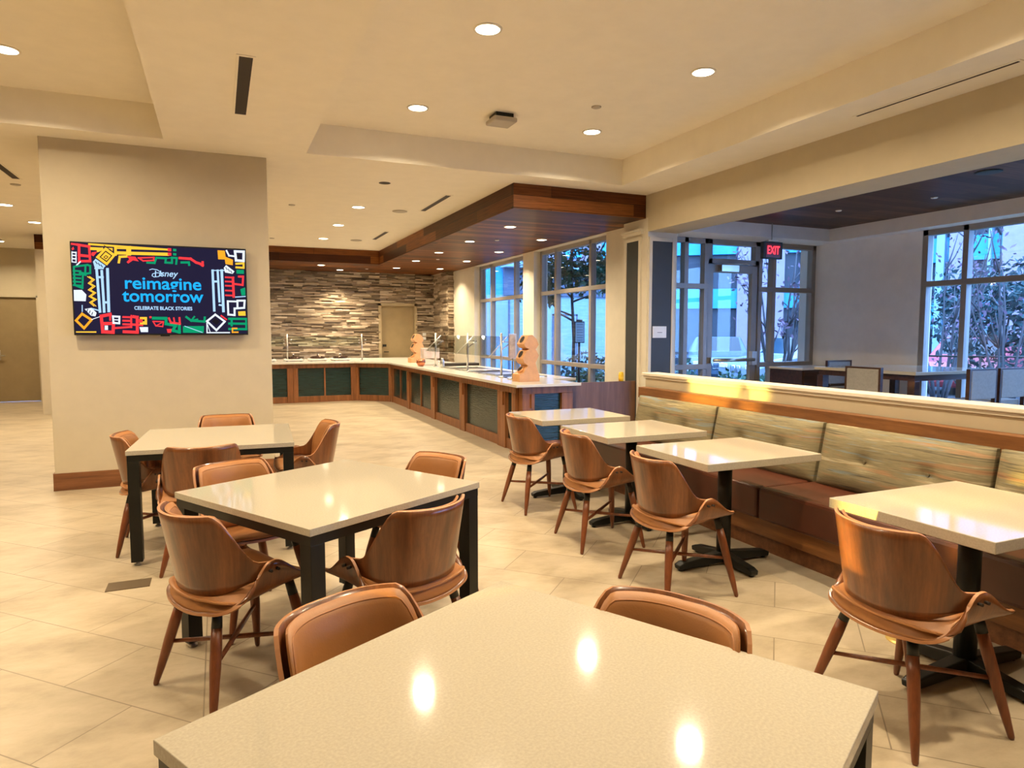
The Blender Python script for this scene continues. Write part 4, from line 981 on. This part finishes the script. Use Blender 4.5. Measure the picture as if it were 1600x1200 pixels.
# white building across the yard (behind windows 1 and 2)
t = empty('white_building', (8.0, 22.0, 0)); tag(t, 'pale blue-white building with slate band and canopy across the yard', 'building')
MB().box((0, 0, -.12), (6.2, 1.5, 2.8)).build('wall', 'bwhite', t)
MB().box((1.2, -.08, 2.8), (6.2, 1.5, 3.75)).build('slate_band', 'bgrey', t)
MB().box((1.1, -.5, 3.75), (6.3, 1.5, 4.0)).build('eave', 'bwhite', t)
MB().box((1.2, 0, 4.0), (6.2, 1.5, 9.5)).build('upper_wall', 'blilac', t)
MB().box((0, 0, 2.8), (1.2, 1.5, 9.5)).build('side_wall', 'bcyanlit', t)
for x in (1.9, 3.6, 5.2): MB().box((x, -.06, 4.2), (x + .7, .02, 5.4)).build('window', 'bcyanlit', t)
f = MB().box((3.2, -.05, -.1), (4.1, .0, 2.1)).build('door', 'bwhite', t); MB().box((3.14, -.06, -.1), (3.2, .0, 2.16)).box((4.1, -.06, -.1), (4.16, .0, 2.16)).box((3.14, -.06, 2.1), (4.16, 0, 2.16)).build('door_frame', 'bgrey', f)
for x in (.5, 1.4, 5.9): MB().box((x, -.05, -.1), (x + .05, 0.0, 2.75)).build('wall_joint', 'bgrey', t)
# tall building behind the glass door and the right windows
def block(name, origin, rz, w, label, seed, cols):
    t = empty(name, (origin[0], origin[1], 0), rz); tag(t, label, 'building'); rnd = random.Random(seed)
    MB().box((0, .4, -.12), (w, 4, 11)).build('recess_wall', 'bdark', t)
    x = 0; k = 0
    for z in ((1.7, 4.0, 6.3, 8.6) if seed == 5 else (2.55, 4.9, 7.3, 9.7)): MB().box((0, .15, z), (w, .45, z + .85)).build('spandrel', 'bcyanlit', t)
    if seed == 5:
        for lx, lz in ((2.75, 5.3), (8.0, 3.4), (3.1, 3.2)): MB().lathe([(.16, 0), (.16, -.05), (.05, -.08)], (lx, .34, lz), 12).build('garage_lamp', emit('garage_lamp_white', (1, .95, .8), 8), t)
    for wd, gap, mt in cols:
        MB().box((x, -.05, -.12), (x + wd, .5, 11)).build('pillar', mt, t); x += wd + gap
    return t
block('cyan_lit_building', (15.4, 27.4), math.radians(-38), 10.5, 'tall lilac building, panels coloured cyan for saturated daylight, seen through the glass exit door', 3, [(1.1, 1.6, 'bcyanlit'), (1.25, 1.3, 'blilac'), (.35, 1.2, 'bwhite'), (1.9, .7, 'blilac'), (.5, .5, 'bwhite'), (1.8, 1.2, 'blilac'), (.5, 1, 'bwhite')])
block('lilac_parking_building', (23.2, 17.6), math.radians(-72), 26, 'lilac pillared parking building seen through the right window', 5, [(1.0, .35, 'bcyanlit'), (.25, .15, 'bwhite'), (.55, .6, 'blilac'), (.08, .32, 'bwhite'), (.62, .8, 'blilac'), (.35, .8, 'bwhite'), (1.7, .9, 'blilac'), (.35, 1.2, 'bwhite'), (1.4, .9, 'blilac'), (1, 1, 'bcyanlit'), (1.6, 1.2, 'blilac'), (.4, 1, 'bwhite'), (1.6, 1.2, 'blilac')])
# trees
def tree(name, x, y, h, crown, mat, label, seed, n=1500, trunk_r=.07, branches=9, leaf=.09, crown_z=.62, bare=False):
    t = empty(name, (x, y, -.12)); tag(t, label, 'tree'); rnd = random.Random(seed)
    b = MB(); ends = []
    if bare:
        for k in range(branches):
            a = 2 * PI * k / branches + rnd.uniform(-.3, .3); p = [Vector((.06 * math.cos(a), .06 * math.sin(a), 0))]
            for q in range(6):
                p.append(p[-1] + Vector((math.cos(a) * rnd.uniform(.03, .22), math.sin(a) * rnd.uniform(.03, .22), h / 6)))
            b.tube(p, [trunk_r * (1 - .14 * i) for i in range(7)], 6); ends += p[3:]
            for q in range(5):
                s = p[rnd.randint(2, 5)]; a2 = a + rnd.uniform(-1, 1); e = s + Vector((math.cos(a2) * rnd.uniform(.2, .5), math.sin(a2) * rnd.uniform(.2, .5), rnd.uniform(.4, .9)))
                b.tube([s, (s + e) / 2 + Vector((0, 0, -.05)), e], [.02, .014, .006], 5); ends.append(e)
    else:
        b.tube([(0, 0, 0), (.04, .02, h * .3), (-.03, .03, h * .55), (0, 0, h * .8)], [trunk_r, trunk_r * .8, trunk_r * .6, trunk_r * .3], 8)
        for k in range(branches):
            a = 2 * PI * k / branches; z = h * rnd.uniform(.36, .6); e = Vector((crown * .7 * math.cos(a), crown * .7 * math.sin(a), z + rnd.uniform(.4, 1.0)))
            b.tube([(0, 0, z), (e.x * .5, e.y * .5, z + .15), e], [trunk_r * .5, trunk_r * .35, .012], 6); ends.append(e)
    b.build('trunk', 'bark', t)
    f = MB()
    blobs = [(e, crown * rnd.uniform(.22, .42)) for e in ends] + ([] if bare else [(Vector((rnd.uniform(-.6, .6) * crown, rnd.uniform(-.6, .6) * crown, h * crown_z + rnd.uniform(-.3, .34) * h)), crown * rnd.uniform(.3, .5)) for _ in range(12)])
    for k in range(n):
        c_, r = rnd.choice(blobs); d = Vector((rnd.gauss(0, 1), rnd.gauss(0, 1), rnd.gauss(0, 1))).normalized() * r * rnd.random() ** .4; p = c_ + d
        u = Vector((rnd.gauss(0, 1), rnd.gauss(0, 1), rnd.gauss(0, 1))).normalized(); v = u.cross(Vector((rnd.gauss(0, 1), rnd.gauss(0, 1), rnd.gauss(0, 1)))).normalized(); s = leaf * rnd.uniform(.6, 1.3)
        f.face([p - u * s, p - v * s * .45, p + u * s, p + v * s * .45])
    if n: f.build('foliage', mat, t)
    return t
tree('leafy_tree', 7.25, 13.3, 4.9, 1.25, 'leaf', 'leafy green tree outside the window nearer the column', 11, 4200, .05, 9, .075, .72)
tree('bare_tree', 11.6, 11.6, 3.4, 1.0, 'leafbrown', 'nearly bare multi-stem tree outside right of the glass door', 5, 420, .045, 9, .075, bare=True)
tree('bare_tree', 13.9, 9.4, 3.6, 1.0, 'leafbrown', 'nearly bare tree outside at the left part of the right window', 6, 420, .035, 8, .055, bare=True)
tree('evergreen_tree', 16.8, 9.9, 3.5, 1.5, 'leafdark', 'dark bushy evergreen tree outside the right window', 8, 3800, .07, 10, .085, .5)
tree('bare_tree', 13.2, 7.7, 4.0, 1.0, 'leafbrown', 'tall bare tree at the right edge, outside the right window', 16, 120, .03, 6, .06, bare=True)
def bush(x, y, r, h, mat, label, seed, n=700):
    f = MB(); rnd = random.Random(seed)
    for k in range(n):
        a = rnd.uniform(0, 2 * PI); q = math.sqrt(rnd.random()); p = Vector((r * q * math.cos(a), r * q * math.sin(a) * .7, h * rnd.random() * (1 - .5 * q * q)))
        u = Vector((rnd.gauss(0, 1), rnd.gauss(0, 1), rnd.gauss(0, 1))).normalized(); v = u.cross(Vector((rnd.gauss(0, 1), rnd.gauss(0, 1), 1))).normalized(); s = .075 * rnd.uniform(.6, 1.3)
        f.face([p - u * s, p - v * s * .5, p + u * s, p + v * s * .5])
    tag(f.build('shrub', mat, loc=(x, y, -.1)), label, 'shrub', 'shrubs outside the windows')
bush(7.0, 10.6, 1.1, 1.0, 'leaf', 'low green shrub right outside the near window, below its rail', 1, 900)
bush(7.5, 12.4, 1.0, 1.05, 'leaf', 'low green shrub left of the leafy tree trunk', 2, 800)
bush(8.6, 11.4, 1.0, 1.1, 'leaf', 'low green shrub behind the lamp post sign', 3, 800)
bush(8.9, 15.6, .9, 1.15, 'leafdark', 'dark shrub outside the far counter window', 4, 700)
bush(9.0, 10.3, 1.3, .9, 'leaf', 'low shrub outside the narrow sidelight by the exit door', 6, 900)
bush(10.8, 10.9, 1.3, .75, 'leaf', 'low shrub in front of the dark car seen through the glass door', 7, 900)
# post sign
t = empty('post_sign', (6.8, 12.2, -.12)); tag(t, 'dark framed white notice sign on a post outside the near window', 'sign')
MB().tube([(0, 0, 0), (0, 0, 1.42)], .025, 8).build('post', 'black', t)
MB().box((-.12, -.02, 1.40), (.12, .02, 1.84)).box((-.07, -.02, 1.84), (.07, .02, 1.88)).build('sign_frame', 'black', t, bevel=.012)
MB().box((-.10, -.026, 1.42), (.10, -.021, 1.82)).build('sign_face', 'bwhite', t)
ln = MB()
for z in (1.77, 1.72, 1.66, 1.61, 1.55, 1.50, 1.45): ln.box((-.07, -.029, z), (.07, -.0265, z + .012))
ln.build('sign_lines', 'bgrey', t)
# cars
def car(name, x, y, rz, mat, label, L=4.5, Wd=1.8):
    t = empty(name, (x, y, -.12), rz); tag(t, label, 'car'); h = Wd / 2
    prof = [(-L / 2, .35), (-L / 2 + .03, .75), (-L / 2 + .2, .95), (-L / 2 + .75, 1.02), (-L / 2 + 1.5, 1.45), (-L / 2 + 2.7, 1.47), (L / 2 - 1.25, 1.0), (L / 2 - .35, .85), (L / 2 - .03, .68), (L / 2, .35)]
    rs = []
    for (s, top) in ((-1, .86), (-.92, 1), (0, 1.0), (.92, 1), (1, .86)):
        ring = [(px, s * h * (1 if pz < 1.05 else .80), pz * (1 if abs(s) < 1 else (.97 if pz > .6 else 1))) for px, pz in prof] + [(L / 2 - .1, s * h * .97, .2), (-L / 2 + .1, s * h * .97, .2)]
        rs.append(ring)
    MB().rings(rs, 0, False, True, True).build('body', mat, t, bevel=.05)
    wi = MB()
    for s in (-1, 1):
        wi.face([(-L / 2 + .95, s * h * .925, 1.04), (-L / 2 + 1.55, s * h * .815, 1.40), (-L / 2 + 2.65, s * h * .815, 1.41), (L / 2 - 1.5, s * h * .93, 1.04)])
    wi.face([(L / 2 - 1.28, -h * .78, 1.03), (L / 2 - 1.28, h * .78, 1.03), (-L / 2 + 2.78, h * .7, 1.455), (-L / 2 + 2.78, -h * .7, 1.455)])
    wi.face([(-L / 2 + .80, -h * .78, 1.06), (-L / 2 + .80, h * .78, 1.06), (-L / 2 + 1.42, h * .7, 1.43), (-L / 2 + 1.42, -h * .7, 1.43)])
    wi.build('windows', 'carglass', t)
    for sx in (-1, 1):
        for sy in (-1, 1):
            cx, cy = sx * (L / 2 - .85), sy * (h - .08)
            w = MB().tube([(cx, cy - .1, .33), (cx, cy + .1, .33)], .33, 22).build('wheel', 'tyre', t)
            r = MB()
            for k in range(8):
                a = k * PI / 4; yo = cy + sy * .105
                r.tube([(cx, yo, .33), (cx + .2 * math.cos(a), yo, .33 + .2 * math.sin(a))], .02, 5)
            r.tube([(cx + .21 * math.cos(2 * PI * k / 16), cy + sy * .105, .33 + .21 * math.sin(2 * PI * k / 16)) for k in range(17)], .02, 5); r.build('rim', 'steel', w)
    g = MB()
    for s in (-1, 1): g.tube([(L / 2 + .005, s * .12 - .09, .52), (L / 2 + .012, s * .12 - .09, .70), (L / 2 + .012, s * .12 + .09, .70), (L / 2 + .005, s * .12 + .09, .52), (L / 2 + .005, s * .12 - .09, .52)], .014, 5)
    g.build('grille', 'chrome', t)
    for s in (-1, 1): MB().box((L / 2 - .05, s * .62 - .17, .62), (L / 2 + .01, s * .62 + .17, .74)).build('headlight', 'white', t, bevel=.01)
car('silver_car', 15.3, 14.3, math.radians(172), 'carsilver', 'silver car parked outside right of the glass door')
car('dark_car', 15.3, 18.0, math.radians(-128), 'cardark', 'dark car with chrome grille facing the glass door from outside')
car('red_car', 19.2, 12.0, math.radians(200), 'carred', 'red car outside the right window behind the bare tree')
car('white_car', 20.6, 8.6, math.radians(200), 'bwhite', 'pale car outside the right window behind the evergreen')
# railing outside the right window
t = empty('railing', (13.6, 8.3, -.12), math.radians(-50)); tag(t, 'thin dark metal railing outside the right window', 'railing')
MB().tube([(-1.6, 0, 1.15), (1.4, 0, 1.15)], .02, 6).build('top_rail', 'black', t)
for x in (-1.6, -.1, 1.4): MB().tube([(x, 0, 0), (x, 0, 1.15)], .02, 6).build('rail_post', 'black', t)

# ================================================================== LOW EVENING BEAMS from the left side openings
def beam(y, z, w, h, e, to):
    d = bpy.data.lights.new('low_sun_beam', 'AREA'); d.shape = 'RECTANGLE'; d.size = w; d.size_y = h; d.energy = e; d.color = (1, .72, .16); d.spread = math.radians(1.0)
    o_ = bpy.data.objects.new('low_sun_beam', d); COL.objects.link(o_); o_.location = (-6.8, y, z)
    o_.rotation_euler = (Vector(to) - o_.location).to_track_quat('-Z', 'Y').to_euler()
beam(4.74, 1.75, .62, .26, 1.7, (4, 4.74, .98)); beam(4.2, 1.75, .22, .26, .5, (4, 4.2, .98)); beam(1.85, 1.8, .36, .45, 1.8, (2.5, 1.95, .70))
